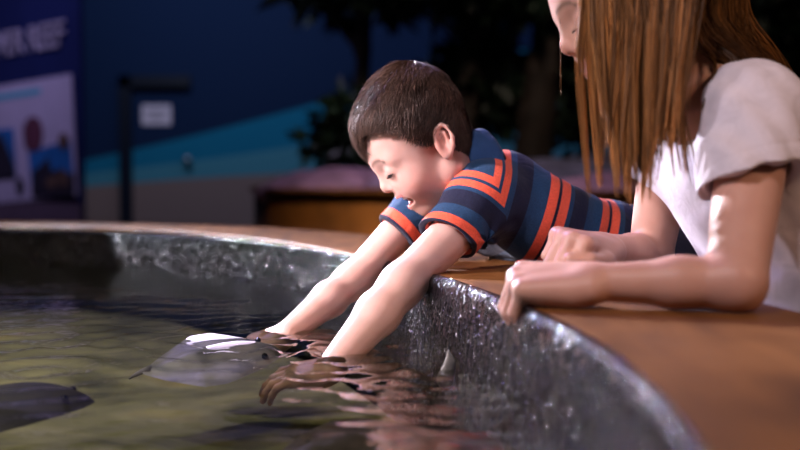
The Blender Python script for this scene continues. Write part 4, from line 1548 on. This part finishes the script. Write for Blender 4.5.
def area(name, loc, target, size, power, col, spread=180):
    l = bpy.data.lights.new(name, 'AREA')
    l.shape = 'DISK'
    l.size, l.energy, l.color = size, power, col
    l.spread = math.radians(spread)
    o = bpy.data.objects.new(name, l)
    COL.objects.link(o)
    o.location = loc
    o.rotation_euler = (Vector(target) - Vector(loc)).to_track_quat('-Z', 'Y').to_euler()
    return o


area('ceiling_spot_key', (-2.5, 0.8, 1.75), (-.06, 1.64, .64), .30, 5.0, (1.0, .85, .92), 24)
area('ceiling_spot_front', (-1.2, -0.6, 2.8), (0.1, 1.4, .65), .5, 7, (1.0, .84, .90), 60)
area('ceiling_spot_back', (-2.5, 5.3, 2.5), (0.12, 1.22, .5), .14, 19, (.90, .87, 1.0), 26)
area('ceiling_spot_violet', (-1.6, 3.6, 2.9), (0.05, 1.6, .7), .35, 13, (.45, .36, 1.0), 60)
area('ceiling_spot_left', (-4.3, 4.3, 2.1), (-.52, 2.42, .5), .14, 2.4, (.92, .9, 1.0), 15)
area('ceiling_spot_pool', (-1.9, 1.6, 3.2), (-1.3, 1.6, .3), .4, 17, (1.0, .95, .85), 50)
area('ceiling_spot_warm', (1.9, -.8, 2.4), (.4, 1.2, .7), .5, 5, (1.0, .62, .42), 70)
area('mural_wash', (-2.5, 10.5, 4.6), (-2.2, 14, 1.0), .8, 95, (.70, .8, 1.0))
area('mural_wash', (2.0, 10.5, 4.6), (2, 14, 1.0), .8, 45, (.6, .7, 1.0))
area('panel_wash', (-3.6, 7.0, 4.3), (-3.6, 10.0, 1.2), .6, 26, (.66, .60, 1.0), 90)
area('tank_wash', (.4, 5.4, 4.2), (.5, 6.6, .5), .4, 9, (.75, .60, 1.0), 60)
area('tank_side_wash', (-.6, 3.9, 3.6), (0, 5.6, .2), .3, 6, (1.0, .75, .5), 40)

area('tree_fill', (1.0, 7.2, 4.6), (1.0, 9.8, 1.2), .5, 14, (1.0, .78, .62), 90)  # dim warm fill added to brighten the trunks, not a lamp of the room

w = bpy.data.worlds.new('world')
SC.world = w
w.use_nodes = True
w.node_tree.nodes['Background'].inputs[0].default_value = (.35, .4, .75, 1)
w.node_tree.nodes['Background'].inputs[1].default_value = .02
vs = SC.view_settings
vs.view_transform = 'Standard'
vs.look = 'None'
vs.exposure = 0.0
vs.gamma = 1.0
vs.use_curve_mapping = False
